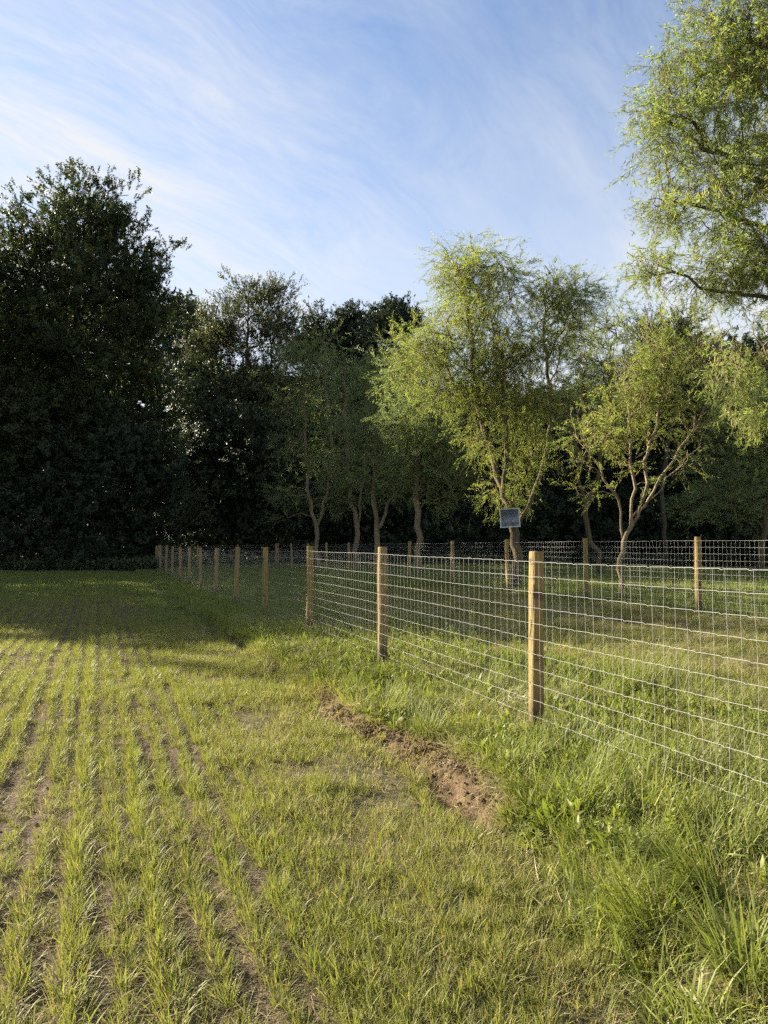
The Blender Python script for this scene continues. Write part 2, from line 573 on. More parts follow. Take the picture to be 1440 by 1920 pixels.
def strip_mesh(name, base, dirs, wid, L, th0, curl, prof, tone, mat, cup=0.0):
    """many blades/leaves at once: base nx3, dirs = azimuth, wid width, L length, th0 lean from vertical, curl added lean along the length"""
    n = len(base)
    sg = len(prof) - 1
    V = np.zeros((n, 2 * sg + 1, 3))
    p = base.copy()
    tw = rng.normal(0, 0.5, n)
    side = np.stack([-np.sin(dirs + tw), np.cos(dirs + tw), np.zeros(n)], 1)
    for k in range(sg + 1):
        if k == sg:
            V[:, 2 * sg] = p
        else:
            hw = (wid * prof[k] * 0.5)[:, None]
            V[:, 2 * k] = p - side * hw
            V[:, 2 * k + 1] = p + side * hw
        th = th0 + curl * (k + 0.5) / sg
        st = np.stack([np.sin(th) * np.cos(dirs), np.sin(th) * np.sin(dirs), np.cos(th)], 1)
        p = p + st * (L / sg)[:, None]
    nv = 2 * sg + 1
    fq = [(2 * k, 2 * k + 1, 2 * k + 3, 2 * k + 2) for k in range(sg - 1)]
    faces_ = []
    for i in range(n):
        o = i * nv
        faces_.extend([tuple(o + j for j in f) for f in fq])
        faces_.append((o + 2 * sg - 2, o + 2 * sg - 1, o + 2 * sg))
    me_ = new_mesh(name, V.reshape(-1, 3), faces_, mat, True)
    a = me_.attributes.new('tone', 'FLOAT', 'POINT')
    a.data.foreach_set('value', np.repeat(tone, nv).astype(np.float32))
    return me_


def tuft(name, n, R, h, wd, lean, curl, straw, mat, prof=(1, 0.95, 0.7, 0), bias=None):
    r = R * np.sqrt(rng.random(n))
    a = rng.random(n) * 2 * np.pi
    base = np.stack([r * np.cos(a), r * np.sin(a), np.full(n, -0.012)], 1)
    az = a + rng.normal(0, 0.9, n)
    if bias is not None:
        az = rng.normal(bias, 0.45, n)
    th0 = np.abs(rng.normal(0, lean, n)) + 0.04
    dead = rng.random(n) < straw
    L = rng.uniform(h[0], h[1], n) * np.where(dead, 0.75, 1.0)
    th0 = np.where(dead, th0 * 1.8 + 0.15, th0)
    tone = np.where(dead, rng.uniform(0.7, 1.0, n), rng.uniform(0.0, 0.42, n))
    return strip_mesh(name, base, az, rng.uniform(wd[0], wd[1], n), L, th0, np.abs(rng.normal(curl, curl * 0.5, n)), prof, tone, mat)


def leaf_cloud(name, n, L, wd, spread, stem, mat, twist=0.5, droop=0.0, sides=1, sprays=3, twig='bark_dark', seg=2, curlleaf=0.5, wiggle=0.0, rr=0.004, leaf_th=1.25):
    """a spray: a few short twigs along +Z bearing leaves"""
    g = Geo()
    P, D = [], []
    for s in range(sprays):
        az = rng.random() * 2 * np.pi
        out_ = rng.uniform(0.15, 0.8) * spread if sprays > 1 else 0.1 * spread
        tt = np.linspace(0, 1, 7)
        ph1, ph2 = rng.random(2) * 6.28
        pts = np.stack([np.cos(az) * out_ * tt ** 1.3 + wiggle * np.sin(tt * 9 + ph1) * tt,
                        np.sin(az) * out_ * tt ** 1.3 + wiggle * np.sin(tt * 8 + ph2) * tt,
                        stem * tt - droop * tt ** 2], 1)
        g.tube(pts, np.linspace(rr, rr * 0.3, 7), 3, False)
        for k in range(n // sprays):
            u = 0.12 + 0.88 * rng.random() ** 0.8
            i = min(int(u * 6), 5)
            P.append(pts[i] + (pts[i + 1] - pts[i]) * (u * 6 - i))
            D.append(rng.random() * 2 * np.pi)
    nst = g.nv
    P, D = np.array(P), np.array(D)
    k = len(P)
    LL = rng.uniform(0.65, 1.1, k) * L
    prof = (0.25, 1.0, 0) if seg == 2 else (0.3, 1.0, 0.75, 0)
    ml = strip_mesh(name + '_tmp', P, D, rng.uniform(0.7, 1.15, k) * wd, LL, rng.normal(leaf_th + droop * 0.6, twist, k), rng.normal(curlleaf, 0.6, k), prof, np.zeros(k), mat)
    nv = len(ml.vertices)
    co = np.zeros(nv * 3)
    ml.vertices.foreach_get('co', co)
    lf = [tuple(p.vertices) for p in ml.polygons]
    nf = len(g.f)
    g.add(co.reshape(-1, 3), lf)
    me_ = new_mesh(name, np.concatenate(g.v), g.f, M[twig], True)
    me_.materials.append(mat)
    me_.polygons.foreach_set('material_index', [0] * nf + [1] * len(lf))
    bpy.data.meshes.remove(ml)
    return me_


proto_group('maple', [leaf_cloud('maple_spray', 48, 0.125, 0.105, 0.42, 0.75, M['maple'], 0.6, 0.05, sprays=4) for _ in range(4)])
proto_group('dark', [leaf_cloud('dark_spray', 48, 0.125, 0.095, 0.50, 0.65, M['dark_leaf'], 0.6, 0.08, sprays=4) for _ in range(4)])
proto_group('poplar', [leaf_cloud('poplar_spray', 34, 0.13, 0.085, 0.34, 0.85, M['poplar'], 0.6, 0.05, sprays=4) for _ in range(4)])
proto_group('willow', [leaf_cloud('willow_spray', 42, 0.085, 0.0145, 0.20, 0.62, M['willow'], 0.5, 0.0, sprays=3, twig='twig', seg=3, wiggle=0.035, curlleaf=0.5, rr=0.003, leaf_th=0.75) for _ in range(6)])
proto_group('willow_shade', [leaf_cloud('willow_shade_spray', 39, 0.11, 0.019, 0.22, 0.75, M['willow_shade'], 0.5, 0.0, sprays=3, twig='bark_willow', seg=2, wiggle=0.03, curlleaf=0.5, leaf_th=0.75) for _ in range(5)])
proto_group('willow_near', [leaf_cloud('willow_near_spray', 30, 0.095, 0.0125, 0.16, 0.42, M['willow_near'], 0.5, 0.0, sprays=3, twig='twig', seg=3, wiggle=0.035, curlleaf=0.7, rr=0.0026, leaf_th=0.8) for _ in range(7)])
proto_group('shrub', [leaf_cloud('shrub_spray', 26, 0.10, 0.055, 0.28, 0.5, M['shrub'], 0.6, 0.05, sprays=3) for _ in range(3)])

# ------------------------------------------------------------------ trees


def rsample(n, lobes, r, shell=0.55, clump=0):
    if clump:
        c_ = rsample(max(4, n // clump), lobes, r, shell)
        sg = 0.30 * np.mean([(l[3] * l[5]) ** 0.5 for l in lobes])
        k_ = r.integers(0, len(c_), n)
        return c_[k_] + r.normal(size=(n, 3)) * sg * np.array([1, 1, 0.75]) * r.uniform(0.5, 1.1, (len(c_), 1))[k_]
    wts = np.array([l[6] * (l[3] * l[4] * l[5]) ** (2 / 3) for l in lobes])
    k = r.choice(len(lobes), n, p=wts / wts.sum())
    d = r.normal(size=(n, 3))
    d /= np.linalg.norm(d, axis=1, keepdims=True)
    rad = r.random(n) ** shell
    L = np.array(lobes)[k]
    return L[:, :3] + d * rad[:, None] * L[:, 3:6]


def grow(paths, targets, r, step=0.4, wob=0.06, pull=0.22, high=0.8, up=0.35, base_r=0.2, tip_r=0.008, power=0.5):
    P, par, pl = [], [], []

    def add(p, j):
        P.append(np.asarray(p, float))
        par.append(j)
        pl.append(0.0 if j < 0 else pl[j] + float(np.linalg.norm(P[-1] - P[j])))
        return len(P) - 1
    for i, pth in enumerate(paths):
        pth = [np.asarray(p, float) for p in pth]
        if i == 0:
            j = add(pth[0], -1)
        else:
            j = int(np.argmin(np.linalg.norm(np.array(P) - pth[0], axis=1)))
        for q_ in pth[1:]:
            a = P[j]
            L = np.linalg.norm(q_ - a)
            m_ = max(2, int(L / step))
            ph = r.random(3) * 6.28
            for k in range(1, m_ + 1):
                u = k / m_
                wv = np.sin(np.array([5.1, 4.3, 3.7]) * u * max(1, L / 1.5) + ph) * wob * 0.7 * math.sin(math.pi * u) + r.normal(0, wob * 0.16, 3)
                j = add(a + (q_ - a) * u + wv, j)
    hint_end = len(P)
    A = np.array(P)
    order = np.argsort([np.min(np.linalg.norm(A - t_, axis=1)) for t_ in targets])
    tips = []
    cap = 60000
    buf = np.zeros((cap, 3))
    buf[:len(P)] = A
    plb = np.zeros(cap)
    plb[:len(P)] = pl
    lo = 2 if hint_end > 6 else 0
    for oi_ in order:
        t_ = targets[oi_]
        n = len(P)
        dd = np.linalg.norm(buf[lo:n] - t_, axis=1)
        cost = dd + pull * plb[lo:n] + high * np.clip(buf[lo:n, 2] - t_[2] + 0.3, 0, None)
        j = lo + int(np.argmin(cost))
        L = float(np.linalg.norm(t_ - P[j]))
        d0 = P[j] - P[par[j]] if par[j] >= 0 else np.array([0, 0, 1.0])
        d0 = d0 / (np.linalg.norm(d0) + 1e-9)
        c_ = P[j] + (d0 * 0.55 + np.array([0, 0, up])) * L * 0.5
        m_ = max(2, int(L / step))
        a, ph = P[j], r.random(3) * 6.28
        for k in range(1, m_ + 1):
            u = k / m_
            q_ = (1 - u) ** 2 * a + 2 * u * (1 - u) * c_ + u * u * t_
            q_ = q_ + np.sin(np.array([6.1, 5.3, 4.7]) * u * max(1.0, L / 1.2) + ph) * wob * min(1, L) * math.sin(math.pi * min(1, u * 1.0)) + (r.normal(0, wob * 0.14, 3) if u < 1 else 0)
            j = add(q_, j)
            buf[j] = q_
            plb[j] = pl[j]
        tips.append(j)
    n = len(P)
    A = np.array(P)
    wgt = np.zeros(n)
    wgt[tips] = 1
    haschild = np.zeros(n, bool)
    for i in range(n - 1, 0, -1):
        if not haschild[i] and wgt[i] == 0:
            wgt[i] = 0.6
        wgt[par[i]] += wgt[i]
        haschild[par[i]] = True
    R_ = tip_r + (base_r - tip_r) * (wgt / wgt[0]) ** power
    # slight flare at the foot
    R_ = R_ * (1 + 0.35 * np.exp(-np.array(pl) / 0.35))
    kids = [[] for _ in range(n)]
    for i in range(1, n):
        kids[par[i]].append(i)
    chains, stack = [], [(0, -1)]
    while stack:
        st, pa = stack.pop()
        ch = ([pa] if pa >= 0 else []) + [st]
        i = st
        while kids[i]:
            ks = sorted(kids[i], key=lambda k: -wgt[k])
            for k in ks[1:]:
                stack.append((k, i))
            i = ks[0]
            ch.append(i)
        rr_ = R_[ch].copy()
        if pa >= 0:
            rr_[0] = min(rr_[0], rr_[1] * 1.15)
        chains.append((A[ch], rr_))
    tipdir = np.array([A[i] - A[par[i]] for i in tips])
    return chains, A[tips], tipdir


def crown_points(tips, tipdir, r, per, spread, droop, upb, jit=0.9):
    n = len(tips) * per
    base = np.repeat(tips, per, 0)
    d0 = np.repeat(tipdir, per, 0)
    d0 /= np.linalg.norm(d0, axis=1, keepdims=True) + 1e-9
    off = np.clip(r.normal(size=(n, 3)), -1.5, 1.5) * spread * np.array([1, 1, 0.8])
    d = d0 * 0.6 + off / (spread + 1e-6) * 0.35 + r.normal(size=(n, 3)) * jit * 0.5
    d[:, 2] += upb - droop
    return base + off, euler_from_dir(d, r.random(n) * 6.28)


def tree(name, label, d, base_px, lobes_px, key, targets=80, per=10, spread=0.5, base_r=0.2, bark='bark_dark', seed=1, scale=1.0,
         paths_px=(), droop=0.0, upb=0.3, wob=0.08, detail=False, bare=0, cat='tree', group=None, step=0.5, base_y=None, pull=0.22,
         depth=1.0, twig_r=0.008, shell=0.55, power=0.5, high=0.8, base_xy=None, lobes_w=None, min_r=0.0, clump=4):
    """lobes_px: (px, py, rx, ry[, weight[, depth shift]]) outlines of foliage as the photograph shows them, d metres away"""
    r = np.random.default_rng(seed)
    lobes = []
    for l in lobes_px:
        c = ray(l[0], l[1], d)
        k = d / F
        c[1] += l[5] if len(l) > 5 else 0
        lobes.append((c[0], c[1], c[2], l[2] * k, l[2] * k * depth, l[3] * k, l[4] if len(l) > 4 else 1.0))
    if lobes_w:
        lobes += lobes_w
    bx = ray(base_px, HZ, d)[0] if base_xy is None else base_xy[0]
    by = d if base_xy is None else base_xy[1]
    bz = float(height(bx, by)) - 0.05
    base = np.array([bx, by, bz])
    paths = []
    if paths_px:
        for i, pth in enumerate(paths_px):
            pts = [ray(p[0], p[1], d + (p[2] if len(p) > 2 else 0)) for p in pth]
            if i == 0:
                pts[0] = base
            paths.append(pts)
    else:
        L = np.array(lobes)
        top = L[np.argmax(L[:, 2] + L[:, 5])]
        zc_ = (L[:, 2] * L[:, 6]).sum() / L[:, 6].sum()
        mid = np.array([(bx + top[0]) / 2 + r.normal(0, 0.2), by, bz + (zc_ - bz) * 0.75])
        paths = [[base, base + (mid - base) * 0.5 + np.array([r.normal(0, 0.15), r.normal(0, 0.15), 0]), mid, np.array([top[0], top[1], top[2] + top[5] * 0.3])]]
    T = rsample(targets, lobes, r, shell, clump)
    T = T[T[:, 2] > bz + 0.35]
    chains, tips, tipdir = grow(paths, T, r, step, wob, pull, high, 0.35, base_r, twig_r, power)
    if bare:
        keep = r.random(len(tips)) >= bare
        tips, tipdir = tips[keep], tipdir[keep]
    root = thing(name, label, cat, tuple(base), group)
    off = -base
    tr, tw = Geo(), Geo()
    for i, (pts, rr_) in enumerate(chains):
        pts = pts + off
        if i == 0:
            tr.tube(pts, rr_, 9 if detail else 7)
        elif detail and rr_[0] > base_r * 0.26:
            b = Geo()
            b.tube(pts, rr_, 7)
            link('branch', b.mesh('branch', M[bark]), root)
        elif rr_[0] > min_r:
            (tr if (not detail and rr_[0] > base_r * 0.3) else tw).tube(pts, rr_, 4 if rr_[0] > 0.02 else 3, False)
    link('trunk', tr.mesh('trunk', M[bark]), root)
    if tw.nv:
        tag(link('twigs', tw.mesh('twigs', M['twig'] if detail else M[bark]), root), kind='stuff')
    if len(tips) and per:
        pts, rot = crown_points(tips, tipdir, r, per, spread, droop, upb)
        zf = height(pts[:, 0], pts[:, 1]) + 0.15
        ok = pts[:, 2] > zf
        pts, rot = pts[ok], rot[ok]
        sc = r.uniform(0.7, 1.25, len(pts)) * scale
        tag(scatter('crown', key, pts - base, rot, sc, root, seed), kind='stuff')
    return root


# --- the wood on the far side of the field
tree('maple_tree', 'tallest dark maple with a broad domed crown at the end of the field', 50, 130,
     [(140, 405, 66, 92, 1.5), (70, 470, 72, 82, 1.5), (212, 455, 62, 82, 1.5), (278, 525, 56, 78, 1.4), (10, 550, 80, 90, 1.3), (150, 540, 140, 100, 1.2), (250, 620, 90, 80),
      (90, 690, 150, 110), (250, 740, 90, 90), (-60, 600, 90, 120), (30, 800, 110, 90), (150, 830, 120, 90)],
     'maple', 760, 11, 0.55, 0.42, seed=3, scale=1.1, upb=0.8, wob=0.15, step=0.7, clump=2, shell=0.45)
tree('maple_tree', 'dark maple of middling height rising out of the left frame edge', 45, -60,
     [(-40, 690, 75, 90), (-90, 600, 90, 120), (-20, 820, 80, 90), (-90, 820, 90, 120)], 'maple', 160, 16, 0.8, 0.3, seed=4, scale=1.1, upb=0.5, step=0.7)
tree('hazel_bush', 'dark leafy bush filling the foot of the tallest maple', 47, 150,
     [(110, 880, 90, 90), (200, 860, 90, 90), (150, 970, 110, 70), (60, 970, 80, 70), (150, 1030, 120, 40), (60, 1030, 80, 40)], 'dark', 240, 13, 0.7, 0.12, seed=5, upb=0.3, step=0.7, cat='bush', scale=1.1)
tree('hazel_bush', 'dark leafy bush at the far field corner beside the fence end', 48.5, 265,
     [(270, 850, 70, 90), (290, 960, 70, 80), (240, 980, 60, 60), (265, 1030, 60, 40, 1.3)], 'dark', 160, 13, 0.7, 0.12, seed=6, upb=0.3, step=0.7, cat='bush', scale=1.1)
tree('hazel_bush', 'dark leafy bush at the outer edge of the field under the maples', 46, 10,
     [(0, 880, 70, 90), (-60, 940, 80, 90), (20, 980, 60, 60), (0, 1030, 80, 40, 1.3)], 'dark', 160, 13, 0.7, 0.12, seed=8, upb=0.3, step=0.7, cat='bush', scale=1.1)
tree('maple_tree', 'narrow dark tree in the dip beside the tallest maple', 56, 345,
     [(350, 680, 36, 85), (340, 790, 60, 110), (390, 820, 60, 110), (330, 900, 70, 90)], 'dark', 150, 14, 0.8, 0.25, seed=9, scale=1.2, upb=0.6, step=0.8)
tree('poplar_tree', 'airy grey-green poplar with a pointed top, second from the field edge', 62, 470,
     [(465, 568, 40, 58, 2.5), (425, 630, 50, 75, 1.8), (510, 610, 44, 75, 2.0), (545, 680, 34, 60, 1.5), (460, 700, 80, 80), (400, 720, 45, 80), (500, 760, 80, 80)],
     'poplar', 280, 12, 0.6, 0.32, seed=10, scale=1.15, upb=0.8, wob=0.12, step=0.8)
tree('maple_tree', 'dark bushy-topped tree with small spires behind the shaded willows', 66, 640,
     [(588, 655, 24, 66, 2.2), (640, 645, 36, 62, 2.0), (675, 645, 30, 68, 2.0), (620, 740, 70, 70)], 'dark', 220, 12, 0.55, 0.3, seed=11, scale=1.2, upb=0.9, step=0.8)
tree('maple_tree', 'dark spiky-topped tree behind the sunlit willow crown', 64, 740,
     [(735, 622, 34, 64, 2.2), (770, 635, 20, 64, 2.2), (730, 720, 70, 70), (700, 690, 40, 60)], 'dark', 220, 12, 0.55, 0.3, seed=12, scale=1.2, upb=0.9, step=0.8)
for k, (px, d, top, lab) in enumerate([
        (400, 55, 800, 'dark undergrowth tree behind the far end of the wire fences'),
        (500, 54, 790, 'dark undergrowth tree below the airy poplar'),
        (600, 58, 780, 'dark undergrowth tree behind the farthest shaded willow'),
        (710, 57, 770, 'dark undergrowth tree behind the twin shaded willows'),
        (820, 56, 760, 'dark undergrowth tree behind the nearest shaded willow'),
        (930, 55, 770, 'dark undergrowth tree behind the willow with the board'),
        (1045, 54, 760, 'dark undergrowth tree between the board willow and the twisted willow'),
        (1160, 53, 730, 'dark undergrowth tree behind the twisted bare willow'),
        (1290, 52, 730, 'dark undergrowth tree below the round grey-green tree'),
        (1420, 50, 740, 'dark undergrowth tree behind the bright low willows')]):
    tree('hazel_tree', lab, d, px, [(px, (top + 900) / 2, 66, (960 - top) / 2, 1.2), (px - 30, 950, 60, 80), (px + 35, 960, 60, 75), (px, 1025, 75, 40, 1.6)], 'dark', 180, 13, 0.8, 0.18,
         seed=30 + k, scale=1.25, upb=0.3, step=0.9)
tree('oak_tree', 'round grey-green tree standing behind the twisted willow', 48, 1250,
     [(1250, 625, 50, 55), (1215, 660, 40, 60), (1285, 670, 30, 60), (1250, 740, 70, 70), (1200, 740, 40, 60)], 'poplar', 150, 15, 0.55, 0.15, seed=13, scale=0.95, upb=0.5, step=0.7)
tree('birch_tree', 'leafless grey tree top against the sky beside the big willow', 52, 1360,
     [(1340, 650, 30, 50), (1375, 660, 30, 60), (1360, 740, 40, 60)], 'poplar', 110, 0, 0.5, 0.2, seed=14, upb=0.5, step=0.5, wob=0.1, twig_r=0.012, bark='twig')

# --- the deep wood behind, a closed dark mass between the trunks
r = np.random.default_rng(90)
n = 12000
yy = r.uniform(70, 82, n)
xx = r.uniform(-0.62, 0.62, n) * yy
pxx = 720 + xx / yy * F
zt = 1.55 + (1025 - 745 + 140 * (1 - sstep(350, 420, pxx)) + 45 * (1 - sstep(500, 600, pxx)) + 105 * sstep(1230, 1300, pxx) + 60 * (fbm(xx * 0.25, yy * 0.1, 8, 3) - 0.5)) / F * yy
zz = r.random(n) ** 0.8 * zt
tag(scatter('deep_wood', 'dark', np.stack([xx, yy, zz], 1), euler_from_dir(r.normal(size=(n, 3)) + np.array([0, -0.5, 0.4]), r.random(n) * 6.28), r.uniform(2.0, 3.6, n), None, 91),
    'dark mass of woodland far behind the trees', 'woodland', None, 'stuff')

# --- the willows behind the second fence, from far to near
tree('willow_tree', 'farthest shaded willow, forking low, in the row behind the second fence', 45, 595,
     [(560, 690, 38, 62), (595, 670, 34, 50), (560, 780, 38, 60), (610, 770, 40, 70), (555, 870, 34, 50, 1.4), (600, 870, 36, 45, 1.4), (540, 940, 25, 30, 0.8), (630, 880, 25, 40, 0.8)],
     'willow_shade', 190, 9, 0.55, 0.145, 'bark_pale', seed=15, droop=0.6, wob=0.15,
     paths_px=[[(595, 1060), (593, 990)], [(593, 990), (580, 930), (572, 820), (570, 700)], [(593, 990), (612, 930), (622, 840), (610, 720)]], detail=True)
tree('willow_tree', 'slim shaded willow with a narrow fork, left one of the twin trunks', 40, 668,
     [(650, 730, 42, 60), (640, 830, 40, 60), (690, 720, 36, 50), (660, 900, 40, 45, 1.1), (640, 930, 25, 30, 0.6)],
     'willow_shade', 150, 8, 0.55, 0.145, 'bark_pale', seed=16, droop=0.6, wob=0.15,
     paths_px=[[(668, 1060), (670, 1000)], [(670, 1000), (655, 930), (650, 820), (650, 720)], [(670, 1000), (678, 920), (690, 820), (690, 740)]], detail=True)
tree('willow_tree', 'shaded willow with a wide fork, right one of the twin trunks', 37, 706,
     [(720, 750, 42, 60), (740, 830, 40, 60), (690, 840, 36, 55), (715, 690, 36, 40), (735, 900, 40, 40, 0.9), (690, 900, 30, 40, 0.7)],
     'willow_shade', 150, 8, 0.55, 0.145, 'bark_pale', seed=17, droop=0.6, wob=0.15,
     paths_px=[[(706, 1060), (706, 1000)], [(706, 1000), (700, 920), (705, 830), (712, 740)], [(706, 1000), (735, 930), (755, 860), (760, 790)]], detail=True)
tree('willow_tree', 'nearest of the shaded willows, with one straight knobbly trunk', 32, 785,
     [(790, 770, 60, 65), (760, 700, 45, 50), (830, 700, 45, 45), (850, 840, 48, 45), (800, 860, 50, 50), (770, 840, 40, 60), (870, 880, 36, 30, 1.0), (830, 920, 40, 35, 0.8), (760, 900, 35, 40, 0.7)],
     'willow_shade', 260, 8, 0.5, 0.14, 'bark_pale', seed=18, droop=0.6, wob=0.15,
     paths_px=[[(785, 1060), (783, 960), (783, 880), (780, 780)], [(784, 930), (810, 870), (840, 830), (855, 800)], [(783, 880), (800, 820), (815, 740)]], detail=True)
tree('willow_tree', 'dim green willow between the sunlit willow and the round tree', 30, 1130,
     [(1125, 610, 40, 55), (1160, 640, 36, 60), (1095, 680, 45, 60), (1130, 720, 60, 70), (1090, 790, 45, 60, 0.6), (1170, 760, 40, 60, 0.6)],
     'willow_shade', 210, 6, 0.42, 0.11, 'bark_willow', seed=19, droop=0.6, wob=0.2, bare=0.4, detail=True,
     paths_px=[[(1100, 1060), (1098, 960)], [(1098, 960), (1080, 880), (1085, 780), (1100, 680)], [(1098, 960), (1125, 880), (1140, 780), (1145, 650)]])
tree('willow_tree', 'low leafy willow at the foot of the big overhanging willow', 34, 1420,
     [(1400, 800, 50, 45), (1350, 850, 50, 50), (1440, 860, 60, 60), (1390, 920, 70, 55), (1470, 760, 50, 60), (1290, 850, 40, 50, 0.6), (1310, 930, 50, 40)],
     'willow_shade', 200, 12, 0.45, 0.15, 'bark_willow', seed=20, droop=0.1, wob=0.15)
tree('willow_tree', 'tall sunlit curly willow with a square board on its trunk', 22.5, 968,
     [(875, 520, 42, 55), (935, 515, 42, 52), (905, 590, 66, 60), (850, 620, 45, 55), (795, 655, 42, 42), (815, 725, 40, 36), (940, 650, 60, 62), (1018, 540, 32, 78, 2.4), (1062, 590, 30, 60, 2.0),
      (1020, 650, 45, 60), (990, 760, 45, 36), (950, 740, 40, 40, 0.7), (985, 870, 22, 34, 0.7), (898, 838, 13, 18, 0.7), (958, 915, 20, 30, 0.9), (880, 700, 45, 45), (770, 700, 30, 30, 0.6), (870, 770, 40, 40, 0.6), (1050, 720, 40, 50, 0.8), (920, 700, 60, 60, 0.8), (1010, 830, 40, 40, 0.4), (940, 820, 50, 50, 0.4)],
     'willow', 680, 7, 0.34, 0.15, 'bark_willow', seed=21, droop=0.95, upb=0.15, wob=0.10, detail=True, bare=0.1, step=0.3, depth=1.1, clump=4, power=0.6,
     paths_px=[[(968, 1090), (966, 1000)], [(966, 1000), (945, 930), (925, 860, 0.3), (905, 790, 0.3), (885, 690, 0.2), (878, 560)],
               [(966, 1000), (995, 940, 0.3), (1020, 870, 0.6), (1032, 800, 0.6), (1025, 680, 0.5), (1018, 540, 0.3)],
               [(945, 930), (950, 850, -0.4), (945, 740, -0.5), (932, 580, -0.4)], [(905, 790), (850, 720, -0.4), (815, 690, -0.5)]])
tree('willow_tree', 'small twisted willow with a leaning trunk and nearly bare limbs', 18.2, 1160,
     [(1212, 620, 26, 34, 1.6), (1235, 660, 22, 26, 1.2), (1205, 735, 18, 50, 1.6), (1212, 820, 14, 40, 1.2), (1195, 900, 10, 40, 0.9), (1305, 660, 40, 40, 0.8), (1260, 700, 50, 60, 0.6), (1090, 930, 26, 12, 0.8),
      (1120, 800, 50, 60, 0.5), (1290, 780, 50, 60, 0.5), (1080, 860, 24, 40, 0.5), (1170, 690, 36, 60, 0.6), (1160, 830, 40, 60, 0.4), (1310, 850, 40, 30, 0.3)],
     'willow', 440, 8, 0.15, 0.066, 'bark_pale', seed=22, droop=0.8, wob=0.09, detail=True, bare=0.76, step=0.22, twig_r=0.006, depth=1.3, scale=0.85,
     paths_px=[[(1160, 1105), (1163, 1050), (1172, 1015), (1185, 985)], [(1172, 1015), (1160, 940), (1125, 880), (1088, 830), (1070, 780)],
               [(1185, 985), (1190, 900), (1180, 800), (1172, 700), (1160, 640)], [(1185, 985), (1208, 930), (1215, 850), (1236, 760), (1240, 690), (1222, 610)],
               [(1190, 975), (1225, 920), (1268, 850), (1310, 790), (1330, 700), (1310, 650)], [(1192, 970), (1225, 930), (1265, 885), (1312, 840), (1330, 800)]])
tree('willow_tree', 'big sunlit curly willow hanging into the frame from the upper right', 11.5, 1640,
     [(1320, 110, 90, 75), (1420, 90, 120, 95), (1270, 210, 70, 60), (1380, 230, 110, 85), (1270, 310, 66, 55), (1380, 340, 110, 75), (1260, 385, 45, 34), (1350, 430, 80, 40),
      (1360, 15, 70, 45), (1440, 440, 70, 60), (1232, 500, 36, 17, 2.4), (1300, 535, 50, 18, 1.0), (1390, 500, 45, 30, 0.9), (1430, 570, 40, 40, 0.5), (1425, 640, 40, 26, 0.4), (1440, 500, 40, 40, 0.9), (1258, 130, 45, 40, 0.8), (1240, 260, 36, 50, 0.8),
      (1372, 690, 13, 40, 1.6), (1425, 765, 20, 18, 1.2), (1530, 220, 110, 190, 0.6), (1540, 480, 100, 120, 0.5), (1200, 190, 18, 24, 0.4), (1580, 40, 120, 120, 0.5)],
     'willow_near', 780, 5, 0.16, 0.15, 'bark_willow', seed=23, droop=0.95, upb=0.1, wob=0.14, detail=True, step=0.2, depth=1.0, twig_r=0.005, bare=0.12, clump=5, power=0.6,
     paths_px=[[(1640, 1200), (1625, 950), (1600, 700), (1570, 450), (1520, 200), (1480, 60)],
               [(1600, 700), (1500, 600), (1430, 560), (1350, 545), (1290, 520), (1240, 500)], [(1570, 450), (1480, 400), (1400, 330), (1320, 280), (1280, 200)],
               [(1585, 560), (1500, 480), (1420, 420), (1330, 390), (1270, 370)], [(1600, 700), (1510, 690), (1440, 680), (1380, 690)], [(1600, 720), (1500, 760), (1430, 770)],
               [(1520, 200), (1430, 180), (1370, 140), (1320, 100)]])

# --- trees beside the field, left of the frame: they throw the long shadow across it
tree('ash_tree', 'broad field-edge tree out of view whose shadow crosses the field', 0, 0, [], 'dark', 330, 13, 1.0, 0.4, seed=24, scale=1.6, upb=0.4, step=0.9, clump=0,
     base_xy=(-37, 37), lobes_w=[(-37, 31.7, 11.2, 5, 5, 6.7, 1.3), (-37, 37, 14.8, 5, 6, 6, 1.2), (-37, 33, 5, 5, 5.5, 4, 1.2), (-37, 41, 7, 6, 7, 6, 1)])
tree('ash_tree', 'tall field-edge tree out of view beyond the shadow-casting one', 0, 0, [], 'dark', 360, 13, 1.0, 0.4, seed=25, scale=1.6, upb=0.4, step=0.9, clump=0,
     base_xy=(-36, 51), lobes_w=[(-36, 52, 13, 7, 8, 8, 1), (-36, 53, 15.5, 5.5, 6, 6, 1), (-36, 49, 6, 7, 7, 5, 1), (-37, 45, 13, 5.5, 5, 6.5, 0.9)])

# --- small shrubs at the foot of the wood
tree('elder_shrub', 'thin grey-leaved shrub standing behind the corner of the fence', 47.5, 350, [(355, 920, 32, 28), (365, 965, 28, 26)], 'shrub', 46, 5, 0.3, 0.05, seed=26, wob=0.05,
     cat='shrub', step=0.4, scale=0.9)
tree('elder_shrub', 'small pale-leaved shrub at the grass edge under the maples', 44.5, 45, [(42, 1035, 16, 28), (48, 1000, 12, 16)], 'shrub', 26, 5, 0.22, 0.035, seed=27, wob=0.05,
     cat='shrub', step=0.4, scale=0.8)

# ------------------------------------------------------------------ fences


